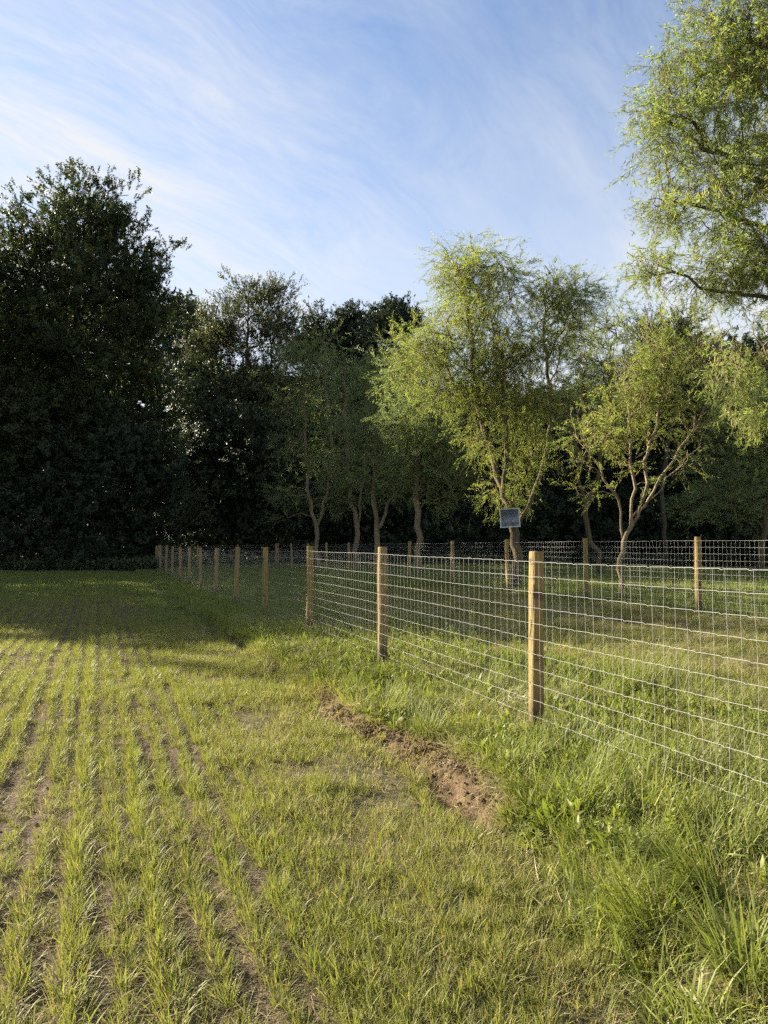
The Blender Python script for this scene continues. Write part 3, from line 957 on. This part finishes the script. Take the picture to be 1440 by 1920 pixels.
def post_mesh(name, rr, h, seed):
    r = np.random.default_rng(seed)
    sd = 18
    zs = [-0.35, 0.0, 0.25, 0.6, 0.95, 1.25, h - 0.02, h - 0.004, h]
    ang = np.arange(sd) * 2 * np.pi / sd
    prof = 1 + 0.035 * np.sin(2 * ang + r.random() * 6) + 0.02 * np.sin(3 * ang + r.random() * 6)
    ck = r.integers(0, sd, 2)
    V = []
    for z in zs:
        k = rr * prof * (1.03 - 0.05 * z / h) + 0.0015 * r.normal(size=sd)
        for c_, (z0, z1) in zip(ck, ((0.5, h - 0.1), (0.1, 0.8))):     # drying cracks
            if z0 < z < z1:
                k[c_] -= 0.012
        if z == h - 0.004:
            k = k * 0.975
        if z == h:
            k = k * 0.93
        V.append(np.stack([k * np.cos(ang) + 0.01 * math.sin(z * 2 + seed), k * np.sin(ang) + 0.008 * math.sin(z * 2.6 + seed), np.full(sd, z)], 1))
    V = np.concatenate(V)
    fs = []
    for i in range(len(zs) - 1):
        for k in range(sd):
            fs.append((i * sd + k, i * sd + (k + 1) % sd, (i + 1) * sd + (k + 1) % sd, (i + 1) * sd + k))
    fs.append(tuple((len(zs) - 1) * sd + k for k in range(sd)))
    me_ = new_mesh(name, V, fs, M['post'], True)
    return me_


POST_H = 1.53
post_protos = [post_mesh('post', 0.061, POST_H, k) for k in range(5)]
N_WIRE, TOP_WIRE = 12, 1.445
DZ = 0.1285


def fence(name, label, pts, wire_side, single_stays, wire_r, stay_r, seed, crimp=0.006, stay_step=0.1, staples=0):
    """pts: ground positions of the posts in order"""
    r = np.random.default_rng(seed)
    pts = np.asarray(pts, float)
    zg = height(pts[:, 0], pts[:, 1])
    # posts and wire run smoothly over the bumps
    zg = np.convolve(np.pad(zg, 1, 'edge'), [0.2, 0.6, 0.2], 'valid')
    root = thing(name, label, 'fence', (pts[0, 0], pts[0, 1], zg[0]))
    org = np.array([pts[0, 0], pts[0, 1], zg[0]])
    posts = []
    for i in range(len(pts)):
        o = link('post', post_protos[r.integers(0, 5)], root, (pts[i, 0] - org[0], pts[i, 1] - org[1], zg[i] - org[2] + r.normal(0, 0.008)))
        o.rotation_euler = (r.normal(0, 0.014), r.normal(0, 0.014), r.random() * 6.28)
        posts.append(o)
    # polyline of the net, fixed on one side of the posts
    seg = np.diff(pts, axis=0)
    L = np.linalg.norm(seg, axis=1)
    cum = np.concatenate([[0], np.cumsum(L)])
    tot = cum[-1]
    nrm = np.array([seg[0, 1], -seg[0, 0]]) / L[0] * wire_side * 0.067

    def at(s, z):
        s = np.asarray(s, float)
        x = np.interp(s, cum, pts[:, 0]) + nrm[0]
        y = np.interp(s, cum, pts[:, 1]) + nrm[1]
        g = np.interp(s, cum, zg)
        return np.stack([x, y, g + z], -1) - org
    for k in range(N_WIRE):
        z0 = TOP_WIRE - k * DZ
        ss = []
        st = 0.2
        ph = r.random() * 0.05
        c0 = np.arange(ph, tot, st)
        ss = np.stack([c0, c0 + 0.055, c0 + 0.075, c0 + 0.095], 1).ravel()
        zz = np.tile([0, -0.001, -crimp, 0.002], len(c0)) + 0.004 * np.sin(np.repeat(c0, 4) * 1.9 + k)
        ok = ss < tot
        ss, zz = ss[ok], zz[ok]
        ss = np.concatenate([[0], ss, [tot]])
        zz = np.concatenate([[0], zz, [0]])
        g = Geo()
        g.tube(at(ss, z0 + zz), wire_r * (1.2 if k in (0, N_WIRE - 1) else 1.0), 4, False)
        link('wire', g.mesh('wire', M['wire']), root)
    for o in posts[:staples]:
        # a bent staple holds each wire to the post
        d_ = nrm / np.linalg.norm(nrm)
        ca, sa = math.cos(-o.rotation_euler[2]), math.sin(-o.rotation_euler[2])
        dl = np.array([d_[0] * ca - d_[1] * sa, d_[0] * sa + d_[1] * ca])
        tl = np.array([-dl[1], dl[0]])
        for k in range(N_WIRE):
            z0 = TOP_WIRE - k * DZ
            g = Geo()
            a_, b_ = dl * 0.057, dl * 0.071
            g.tube(np.array([[a_[0], a_[1], z0 + 0.012], [b_[0], b_[1], z0 + 0.010], [b_[0] + tl[0] * 0.004, b_[1] + tl[1] * 0.004, z0 - 0.010], [a_[0], a_[1], z0 - 0.012]]), 0.0018, 4, False)
            link('staple', g.mesh('staple', M['wire']), o)
    zb = TOP_WIRE - (N_WIRE - 1) * DZ
    variants = []
    for v in range(6):
        g = Geo()
        zl = np.linspace(zb, TOP_WIRE, N_WIRE)
        wob_ = np.cumsum(r.normal(0, 0.0035, N_WIRE))
        wob_ -= wob_.mean()
        g.tube(np.stack([wob_ * U[0], wob_ * U[1], zl], 1), stay_r, 4, False)
        variants.append(g.mesh('vertical_wire', M['wire']))
    s_all = np.arange(0.04, tot, stay_step) + r.normal(0, 0.003, len(np.arange(0.04, tot, stay_step)))
    rest = Geo()
    for i, s in enumerate(s_all):
        p = at(s, 0.0)
        p[:2] += nrm / np.linalg.norm(nrm) * 0.004
        if single_stays[0] <= i < single_stays[1]:
            link('vertical_wire', variants[r.integers(0, 6)], root, tuple(p))
        else:
            rest.tube(np.array([p + [0, 0, zb], p + [r.normal(0, 0.004), r.normal(0, 0.004), (zb + TOP_WIRE) / 2], p + [0, 0, TOP_WIRE]]), stay_r, 3, False)
    if rest.nv:
        tag(link('vertical_wires', rest.mesh('vertical_wires', M['wire']), root), kind='stuff')
    return root


def line(q, s0, n):
    return [np.array(xy(q, s0 + SPACING * k)) for k in range(n)]


near_pts = line(0, -SPACING, 14)
fence('wire_fence', 'nearer netting fence on stout posts running from the foreground to the far field corner', near_pts, -1, (6, 306), 0.0012, 0.0008, 71, staples=4)
back_pts = line(Q_BACK, S_BACK - SPACING * 2, 13)
fence('wire_fence', 'second netting fence at the back of the paddock in front of the willows', back_pts, -1, (0, 0), 0.0017, 0.0011, 72)
end_a, end_b = near_pts[-1], back_pts[-1]
fence('wire_fence', 'short netting fence closing the far end of the paddock', [end_a + (end_b - end_a) * k / 3 for k in (0.06, 1, 2, 2.94)], 1, (0, 0), 0.0022, 0.0016, 73)

# ------------------------------------------------------------------ board on the willow
c = ray(956, 971, 22.28)
bz = height(c[0], c[1])
k = 22.15 / F
bw, bh = 35 * k, 34 * k
root = thing('notice_board', 'square blue-grey board in a pale frame, tilted, on the curly willow trunk', 'board', tuple(c))
root.rotation_euler = (math.radians(-3), math.radians(-3.2), math.radians(-6))
m, t = material('speckled_board')
tcn = t.n('ShaderNodeTexCoord')
n1 = t.noise(tcn.outputs['Object'], 34, 6.0, 0.75)
n2 = t.noise(tcn.outputs['Object'], 7, 3.0)
spz = t.n('ShaderNodeSeparateXYZ')
t.l(tcn.outputs['Object'], spz.inputs[0])
band = t.ramp(t.math('ABSOLUTE', t.math('ADD', spz.outputs[2], 0.09)), [(0.0, 1.0), (0.22, 0.15)])
speckle = t.ramp(t.math('ADD', n1, t.math('MULTIPLY', t.math('MULTIPLY', band, n2), 0.28)), [(0.52, 0.0), (0.68, 1.0)])  # pale speckles on dark blue-grey, thicker in a band below the middle
finish(t, bsdf(t, t.mix(speckle, (0.022, 0.032, 0.050), (0.27, 0.31, 0.37)), 0.5, 0.3))
M['board'] = m
m, t = material('pale_frame')
geo = t.n('ShaderNodeNewGeometry')
finish(t, bsdf(t, t.mix(t.noise(geo.outputs['Position'], 14, 3.0), (0.36, 0.39, 0.43), (0.58, 0.60, 0.62)), 0.5, 0.3))
M['frame'] = m
g = Geo()
g.box((0, 0, 0), (bw, 0.02, bh))
g2 = Geo()
g2.box((0.05, 0.045, 0.0), (0.07, 0.06, bh + 0.16))
link('batten', g2.mesh('batten', M['post'], False), root)
link('panel', g.mesh('panel', M['board'], False), root)
for (cx_, cz_, sx, sz) in ((0, bh / 2, bw + 0.045, 0.035), (0, -bh / 2, bw + 0.045, 0.035), (-bw / 2, 0, 0.035, bh - 0.037), (bw / 2, 0, 0.035, bh - 0.037)):
    g = Geo()
    g.box((cx_, -0.006, cz_), (sx, 0.034, sz))
    link('frame', g.mesh('frame', M['frame'], False), root)

# ------------------------------------------------------------------ grass
proto_group('row', [tuft('row_tuft', 36, 0.042, (0.05, 0.145), (0.0024, 0.0046), 0.40, 0.6, 0.38, M['grass']) for _ in range(7)])
proto_group('dry', [tuft('dry_tuft', 30, 0.08, (0.035, 0.115), (0.002, 0.004), 0.6, 0.5, 0.66, M['grass']) for _ in range(6)])
proto_group('litter', [tuft('straw_litter', 12, 0.09, (0.05, 0.13), (0.0018, 0.0035), 0.25, 0.25, 0.0, M['grass']) for _ in range(0)] +
            [strip_mesh('straw_litter', np.concatenate([rng.uniform(-0.09, 0.09, (14, 2)), rng.uniform(0.002, 0.02, (14, 1))], 1), rng.random(14) * 6.28, rng.uniform(0.002, 0.0042, 14),
                        rng.uniform(0.05, 0.14, 14), rng.normal(1.5, 0.12, 14), rng.normal(0.1, 0.1, 14), (1, 0.9, 0.5, 0), rng.uniform(0.7, 1.0, 14), M['grass']) for _ in range(5)])
proto_group('lush', [tuft('lush_tuft', 24, 0.08, (0.12, 0.34), (0.004, 0.0105), 0.5, 1.3, 0.16, M['lush']) for _ in range(8)])
proto_group('flat', [tuft('laid_tuft', 36, 0.10, (0.18, 0.42), (0.003, 0.006), 0.35, 1.0, 0.30, M['lush'], bias=b_) for b_ in (0.2, 0.5, -0.3, 0.0)])
proto_group('far', [tuft('far_tuft', 60, 0.20, (0.06, 0.17), (0.006, 0.011), 0.35, 0.5, 0.18, M['meadow']) for _ in range(6)])
proto_group('stalk', [tuft('seed_stalk', 9, 0.10, (0.3, 0.62), (0.002, 0.0035), 0.22, 0.35, 0.75, M['meadow'], prof=(0.6, 0.6, 0.6, 1.6, 0)) for _ in range(4)])
proto_group('leafy', [tuft('leafy_weed', 13, 0.035, (0.05, 0.16), (0.012, 0.030), 0.65, 0.8, 0.04, M['lush'], prof=(0.25, 0.8, 1.0, 0.6, 0)) for _ in range(5)])


def in_view(x, y, margin=1.7):
    return (y > 1.1) & (np.abs(x) < y * 0.552 + margin)


def lay(name, label, key, q, s, sc, seed, tilt=0.12, zoff=0.0, kindname='grass', minscrape=0.3, spin=None):
    r = np.random.default_rng(seed)
    x, y = xy(q, s)
    ok = in_view(x, y) & (scrape(q - 0.03, s) < minscrape) & (y < 75)
    x, y, sc = x[ok], y[ok], sc[ok]
    z = height(x, y) + zoff
    n = len(x)
    rz = r.random(n) * 6.28 if spin is None else r.normal(spin, 0.5, n)
    rot = np.stack([r.normal(0, tilt, n), r.normal(0, tilt, n), rz], 1)
    o = scatter(name, key, np.stack([x, y, z], 1), rot, sc, None, seed)
    tag(o, label, kindname, None, 'stuff')
    return n


def jit(r, n, a, b):
    return r.uniform(a, b, n)


count = {}
r = np.random.default_rng(100)
# drilled rows in the field
Q, S, SC = [], [], []
k = 0
for row in np.arange(-2.3, -34, -ROW):
    row = row + r.normal(0, 0.014)
    rowfill, rowsize = r.random(), r.uniform(0.82, 1.15)
    s0, s1 = -8, 41
    for (a, b, st) in ((-8, 5, 0.032), (5, 12, 0.052), (12, 25, 0.10)):
        s = np.arange(a, b, st)
        s = s + r.normal(0, st * 0.4, len(s))
        q = row + 0.03 * (fbm(s * 0.7, s * 0 + row * 3, 21, 2) - 0.5) * 2 + r.normal(0, 0.023, len(s))
        vig = fbm(s * 1.3, np.full(len(s), row * 2.1), 77, 3)
        hole = fbm(s * 0.8, np.full(len(s), row * 1.7) + 0.5, 79, 2)
        keep = r.random(len(s)) < np.clip(0.78 + 1.3 * (vig - 0.25) * 1.6, 0.5, 1.0) * (1 - 0.7 * sstep(0.66, 0.78, hole))
        # strays that close the gap to the next row in places
        if a < 12:
            s2 = np.arange(a, b, st * 1.15)
            g2 = fbm(s2 * 0.9, np.full(len(s2), row * 2.7), 83, 3)
            k2 = r.random(len(s2)) < np.clip(0.10 + 1.6 * (g2 - 0.47) + 0.35 * (rowfill - 0.35), 0.05, 0.75)
            Q.append((row - ROW * 0.5 + r.normal(0, 0.035, len(s2)))[k2])
            S.append((s2 + r.normal(0, st * 0.5, len(s2)))[k2])
            SC.append(r.uniform(0.4, 0.85, k2.sum()))
        Q.append(q[keep])
        S.append(s[keep])
        SC.append(rowsize * (0.50 + 0.66 * vig[keep]) * (1 + 0.25 * (a >= 12)) * r.uniform(0.75, 1.2, keep.sum()))
lay('row_grass', 'drilled rows of short yellow-green grass in the field', 'row', np.concatenate(Q), np.concatenate(S), np.concatenate(SC), 101)
n = 9000
q, s = r.uniform(-11, -2.2, n), -8 + 20 * r.random(n) ** 1.3
kp = fbm(q * 1.7, s * 0.9, 81, 3) > 0.62
lay('row_gap_grass', 'grass tufts that have strayed between the drilled rows', 'row', q[kp], s[kp], r.uniform(0.4, 0.95, kp.sum()), 118, 0.2)
# thin growth and straw between the rows
n = 10000
q, s = r.uniform(-12, -1.2, n), -8 + 22 * r.random(n) ** 1.3
lay('thin_grass', 'thin dry grass between the rows', 'dry', q, s, r.uniform(0.6, 1.15, n), 102)
n = 19000
q, s = r.uniform(-12, 0.4, n), -8 + 17 * r.random(n) ** 1.35
lay('straw_litter', 'bleached cut straw lying on the soil', 'litter', q, s, r.uniform(0.6, 1.15, n), 103, 0.12, 0.004, 'straw', 0.97)
# drier unrowed strip beside the bank
n = 15000
q, s = r.uniform(-2.6, -1.05, n), -8 + 20 * r.random(n) ** 1.2
kp = r.random(n) < 0.12 + 1.1 * sstep(0.40, 0.58, fbm(q * 1.8, s * 1.8, 68, 3))
q, s, n = q[kp], s[kp], int(kp.sum())
lay('dry_grass', 'dry short grass strip beside the scraped bank', 'dry', q, s, r.uniform(0.6, 1.25, n), 104, 0.25)
n = 6000
q, s = r.uniform(-2.7, -1.2, n), -8 + 20 * r.random(n) ** 1.2
kp = fbm(q * 2, s * 2, 61, 3) > 0.47
lay('dry_strip_tufts', 'green tufts in the dry strip beside the bank', 'row', q[kp], s[kp], r.uniform(0.6, 1.2, kp.sum()), 105, 0.2)
# lush uncut strip along the nearer fence
n = 10500
q, s = r.uniform(-1.65, 1.3, n), -7 + 27 * r.random(n) ** 1.25
kp = (fbm(q * 1.4, s * 1.4, 62, 3) > 0.46 - 0.06 * sstep(-1.0, -2.5, s)) & (q > bank_edge(s) - 0.05 - 0.3 * sstep(-1.6, -2.6, s))
lay('lush_grass', 'long green grass along the foot of the nearer fence', 'lush', q[kp], s[kp], r.uniform(0.35, 0.85, kp.sum()) * (1 + 0.2 * sstep(0.3, -1.2, s[kp])) * (1 - 0.4 * sstep(-0.3, 0.4, q[kp])), 106, 0.45)
n = 16000
q, s = r.uniform(-1.3, 1.6, n), -7 + 30 * r.random(n) ** 1.2
lay('bank_grass', 'short green grass on the fence bank', 'row', q, s, r.uniform(0.45, 0.95, n), 107, 0.35)
n = 9000
q, s = r.uniform(-1.15, 2.2, n), -5 + 18 * r.random(n)
kp = fbm(q * 1.2 + 7, s * 1.2, 63, 3) > 0.46
lay('leafy_weeds', 'broad-leaved weeds on the fence bank', 'leafy', q[kp], s[kp], r.uniform(0.6, 1.3, kp.sum()), 108, 0.25)
def stem_weed(name):
    P_, D_, W_, L_, T_ = [], [], [], [], []
    for st_ in range(rng.integers(1, 4)):
        b_ = np.array([*rng.normal(0, 0.04, 2), 0.0])
        hh = rng.uniform(0.14, 0.34)
        ln = rng.normal(0, 0.12, 2)
        for u in np.linspace(0.15, 1, int(hh / 0.028)):
            for kk in (0, 1):
                P_.append(b_ + np.array([ln[0] * u * hh, ln[1] * u * hh, u * hh]))
                D_.append(kk * 3.14 + u * 9 + rng.normal(0, 0.4))
                W_.append(rng.uniform(0.014, 0.026) * (1.15 - 0.6 * u))
                L_.append(rng.uniform(0.045, 0.08) * (1.2 - 0.65 * u))
                T_.append(rng.uniform(0.9, 1.4) - 0.6 * u)
        P_.append(b_); D_.append(math.atan2(ln[1], ln[0])); W_.append(0.006); L_.append(hh); T_.append(float(np.hypot(*ln)))
    n_ = len(P_)
    return strip_mesh(name, np.array(P_), np.array(D_), np.array(W_), np.array(L_), np.array(T_), rng.normal(0.3, 0.2, n_), (0.35, 1.0, 0.75, 0), rng.uniform(0, 0.4, n_), M['lush'])


proto_group('stemweed', [stem_weed('stem_weed') for _ in range(6)])
n = 1500
q, s = r.uniform(-1.1, 2.0, n), -4.5 + 15 * r.random(n)
kp = fbm(q * 1.1 + 17, s * 1.1, 69, 3) > 0.50
lay('stem_weeds', 'small leafy-stemmed weeds on the fence bank', 'stemweed', q[kp], s[kp], r.uniform(0.5, 1.05, kp.sum()), 116, 0.25)
n = 7000
q, s = r.uniform(-1.5, 3.5, n), -6 + 17 * r.random(n)
kp = fbm(q * 1.6 + 5, s * 1.6, 70, 3) > 0.49
lay('bank_dry_grass', 'dead thatch among the green grass on the fence bank', 'dry', q[kp], s[kp], r.uniform(0.9, 1.8, kp.sum()), 117, 0.35)
n = 420
q, s = r.uniform(-1.2, 3.0, n), -5.5 + 16 * r.random(n)
lay('bank_stalks', 'thin dry seed stalks on the fence bank', 'stalk', q, s, r.uniform(0.45, 0.85, n), 119, 0.3)
n = 500
q, s = r.uniform(-1.1, 1.8, n), -5 + 12 * r.random(n)
kp = fbm(q * 1.3 + 27, s * 1.3, 73, 2) > 0.5
lay('dock_weeds', 'large-leaved docks on the fence bank', 'leafy', q[kp], s[kp], r.uniform(0.9, 1.6, kp.sum()), 124, 0.25)
# laid, flattened long grass
n = 2600
q, s = r.uniform(-0.95, 3.6, n), -8 + 10.5 * r.random(n)
kp = fbm(q * 0.9 + 3, s * 0.9, 64, 3) > 0.50
lay('laid_grass', 'flattened pale long grass by the nearer fence', 'flat', q[kp], s[kp], r.uniform(0.55, 1.15, kp.sum()), 109, 0.2, spin=0.4)
proto_group('hay', [strip_mesh('cut_hay', np.concatenate([rng.normal(0, 0.10, (30, 2)), rng.uniform(0.01, 0.05, (30, 1))], 1), rng.normal(b_, 0.7, 30), rng.uniform(0.003, 0.006, 30),
                    rng.uniform(0.10, 0.28, 30), rng.normal(1.45, 0.18, 30), rng.normal(0.15, 0.25, 30), (1, 0.95, 0.6, 0), rng.uniform(0.35, 0.95, 30), M['lush']) for b_ in (0, 0.6, 1.4, 2.5)])
n = 7000
q, s = r.uniform(-0.9, 7.0, n), -7 + 17 * r.random(n)
kp = fbm(q * 1.1 + 11, s * 1.1, 65, 3) > 0.49
lay('cut_hay', 'pale cut grass lying in swathes by the fence', 'hay', q[kp], s[kp], r.uniform(0.6, 1.2, kp.sum()), 115, 0.25, 0.01)
# paddock
n = 34000
q, s = r.uniform(1.0, 8.2, n), -7 + 30 * r.random(n) ** 1.1
barep = sstep(0.55, 0.66, fbm(xy(q, s)[0] * 0.8, xy(q, s)[1] * 0.8, 55, 3)) * sstep(0.8, 2.0, q)
kp = r.random(n) > barep * 0.85
lay('paddock_grass', 'mown green grass inside the paddock', 'row', q[kp], s[kp], r.uniform(0.35, 0.72, kp.sum()), 110, 0.3)
n = 9000
q, s = r.uniform(1.0, 8.2, n), -7 + 24 * r.random(n)
lay('paddock_dry_grass', 'dry short grass inside the paddock', 'dry', q, s, r.uniform(0.9, 1.7, n), 111, 0.25)
# far field and ground behind the second fence
n = 26000
q, s = r.uniform(-34, 1.5, n), 10 + 36 * r.random(n) ** 1.0
kp = (r.random(n) < sstep(16, 27, s)) | (q > -2.2)
lay('far_field_grass', 'shaded grass across the far half of the field', 'far', q[kp], s[kp], r.uniform(0.7, 1.2, kp.sum()), 112, 0.15)
n = 24000
q, s = r.uniform(0.5, 26, n), 1 + 45 * r.random(n) ** 1.1
kp = (q > 7.6) | (s > 16)
lay('meadow_grass', 'rough grass behind the second fence under the willows', 'far', q[kp], s[kp], r.uniform(0.8, 1.7, kp.sum()), 113, 0.2)
n = 2600
q, s = r.uniform(8.0, 22, n), 1 + 34 * r.random(n)
lay('seed_stalks', 'tall pale grass stalks behind the second fence', 'stalk', q, s, r.uniform(0.6, 1.1, n), 114, 0.12)

def clod(name, seed):
    r_ = np.random.default_rng(seed)
    me_ = bpy.data.meshes.new(name)
    import bmesh
    bm = bmesh.new()
    bmesh.ops.create_icosphere(bm, subdivisions=2, radius=1.0)
    for v in bm.verts:
        k_ = 1 + r_.normal(0, 0.10) + 0.2 * math.sin(3 * v.co.x + seed) * math.cos(2.3 * v.co.y)
        v.co = (v.co.x * k_, v.co.y * k_ * 0.8, v.co.z * k_ * 0.6)
    bm.to_mesh(me_)
    bm.free()
    me_.materials.append(M['clod'])
    return me_


m, t = material('soil_clod')
geo = t.n('ShaderNodeNewGeometry')
oi = t.n('ShaderNodeObjectInfo')
n2 = t.noise(geo.outputs['Position'], 60, 4.0, 0.65)
c = t.mix(n2, (0.055, 0.038, 0.024), (0.135, 0.095, 0.060))
c = t.mix(t.math('MULTIPLY', oi.outputs['Random'], 0.4), c, (0.17, 0.122, 0.077))
finish(t, bsdf(t, c, 0.95, 0.1, bump=n2, bump_str=0.8, bump_dist=0.02))
M['clod'] = m
proto_group('clod', [clod('soil_clod', k) for k in range(4)])
n = 60000
q, s = r.uniform(-1.9, -0.6, n), r.uniform(-3, 3, n)
kp = r.random(n) < scrape(q, s) * 0.3 * sstep(0.35, 0.65, fbm(q * 5, s * 5, 72, 2)) * 2
q, s = q[kp], s[kp]
lay('soil_clods', 'crumbly brown clods on the scraped bank', 'clod', q, s, 0.003 + 0.026 * r.random(len(q)) ** 4, 120, 0.6, 0.003, 'soil', 2.0)
n = 9000
q, s = r.uniform(-10, -2.2, n), -8 + 12 * r.random(n) ** 1.2
q[:700], s[:700] = r.normal(-1.35, 0.22, 700), r.uniform(-1.6, 2.3, 700)
lay('field_clods', 'small soil crumbs between the grass rows', 'clod', q, s, 0.004 + 0.016 * r.random(n) ** 3, 121, 0.6, 0.002, 'soil', 2.0)
n = 9000
q, s = r.uniform(-1.9, -0.7, n), r.uniform(-3, 3, n)
kp = r.random(n) < 0.30 + 0.5 * (scrape(q, s) < 0.8)
kp &= r.random(n) < scrape(q, s) * 1.2
lay('scrape_straw', 'dead root straw hanging over the scraped bank', 'litter', q[kp], s[kp], r.uniform(0.5, 1.0, kp.sum()), 122, 0.5, 0.01, 'straw', 2.0)
kp = r.random(n) < np.where((scrape(q, s) > 0.08) & (scrape(q, s) < 0.6), 0.35, 0.008 * (scrape(q, s) > 0.05))
lay('scrape_edge_grass', 'ragged grass overhanging the scraped soil', 'row', q[kp], s[kp], r.uniform(0.6, 1.3, kp.sum()), 123, 0.5, 0.0, 'grass', 2.0)

n = 2600
x_, y_ = r.uniform(-30, -12.5, n), r.uniform(43.2, 46.5, n)
x_ = np.concatenate([x_, r.uniform(-14, 26, n)])
y_ = np.concatenate([y_, r.uniform(47.5, 52, n)])
kp = fbm(x_ * 0.6, y_ * 0.6, 67, 3) > 0.40
x_, y_ = x_[kp], y_[kp]
k = len(x_)
tag(scatter('nettle_fringe', 'shrub', np.stack([x_, y_, height(x_, y_) - 0.05], 1), np.stack([r.normal(0, 0.25, k), r.normal(0, 0.25, k), r.random(k) * 6.28], 1),
            r.uniform(0.6, 2.0, k), None, 130), 'ragged nettles and brambles along the edge of the wood', 'undergrowth', None, 'stuff')

# ------------------------------------------------------------------ single weeds, tussocks and a log


def gpoint(px, py):
    """ground point seen at a pixel"""
    d = 6.0
    for _ in range(40):
        p = ray(px, py, d)
        z = float(height(p[0], p[1]))
        d = d * (EYE - z) / max(EYE - p[2], 0.05)
    return np.array([p[0], p[1], float(height(p[0], p[1]))])


def weed(px, py, h, label, seed, dry=False, lean=0.0):
    r = np.random.default_rng(seed)
    p = gpoint(px, py)
    root = thing('weed', label, 'weed', tuple(p), 'tall weeds in the paddock')
    tt = np.linspace(0, 1, 9)
    pts = np.stack([lean * tt ** 1.5 + 0.012 * np.sin(tt * 5 + seed), 0.012 * np.sin(tt * 4 + 1.7 * seed), h * tt - 0.02], 1)
    g = Geo()
    g.tube(pts, np.linspace(0.006, 0.0022, 9), 5)
    mt = M['twig'] if dry else M['weed']
    link('stem', g.mesh('stem', mt), root)
    nl = 8 if dry else 30
    P = np.array([pts[min(8, int(u * 8))] + r.normal(0, 0.004, 3) for u in np.linspace(0.15, 1, nl)])
    ml = strip_mesh('leaves', P, r.random(nl) * 6.28, r.uniform(0.012, 0.024, nl), r.uniform(0.04, 0.10, nl), r.normal(0.8, 0.3, nl), r.normal(0.6, 0.3, nl), (0.2, 1, 0.7, 0), np.zeros(nl), mt)
    tag(link('leaves', ml, root), kind='stuff')
    return root


weed(838, 1215, 0.46, 'upright leafy weed stalk between the two nearest visible posts, the shorter of two', 1)
weed(884, 1210, 0.56, 'tallest upright leafy weed stalk behind the fence, just short of the nearest post', 2)
weed(632, 1180, 0.36, 'leafy weed behind the fence between the second and third nearest posts', 3)
weed(818, 1205, 0.30, 'small reddish-dry weed beside the upright weed stalks', 4, True)
weed(1066, 1360, 0.62, 'dry brown stalk leaning against the nearest post', 5, True, -0.24)


def tussock(px, py, label, n, h, seed, bias=None):
    global rng
    rng = np.random.default_rng(seed)
    p = gpoint(px, py)
    me_ = tuft('grass_tussock', n, 0.10, h, (0.004, 0.008), 0.45, 1.2, 0.06, M['lush'], bias=bias)
    o = link('grass_tussock', me_, None, tuple(p))
    return tag(o, label, 'tussock', 'grass tussocks on the bank')


tussock(800, 1385, 'bright green arching grass tussock right above the scraped soil', 150, (0.2, 0.42), 11)
tussock(1085, 1530, 'bright upright grass tussock below the nearest post', 150, (0.2, 0.45), 12)
tussock(980, 1490, 'green grass tussock hanging over the end of the scraped soil', 120, (0.2, 0.40), 13, 3.6)
tussock(1330, 1690, 'large combed-over grass tussock at the lower right edge', 230, (0.3, 0.6), 14, 3.3)
tussock(1120, 1690, 'green grass tussock with a few brown blades in the right foreground', 130, (0.2, 0.42), 15)
tussock(1400, 1830, 'bushy grass tussock in the lower right corner of the picture', 170, (0.2, 0.45), 17)
tussock(1210, 1760, 'long arching grass tussock beside the dark dip in the right foreground', 150, (0.25, 0.5), 18, 3.0)
tussock(620, 1270, 'green grass tussock at the upper end of the scraped soil', 110, (0.18, 0.34), 16)

p = gpoint(1412, 1118)
root = thing('log', 'short dark weathered log lying in the grass behind the second fence', 'log', tuple(p + np.array([0, 0, 0.06])))
r = np.random.default_rng(5)
g = Geo()
tt = np.linspace(-0.45, 0.45, 9)
g.tube(np.stack([tt, 0.06 * tt + 0.01 * np.sin(tt * 9), 0.015 * np.sin(tt * 7)], 1), 0.075 + 0.01 * r.normal(size=9), 9)
link('stem', g.mesh('stem', M['bark_dark']), root)
g = Geo()
g.tube(np.array([[0.1, 0, 0.03], [0.2, -0.08, 0.1], [0.24, -0.1, 0.16]]), [0.028, 0.022, 0.018], 6)
link('branch_stub', g.mesh('branch_stub', M['bark_dark']), root)
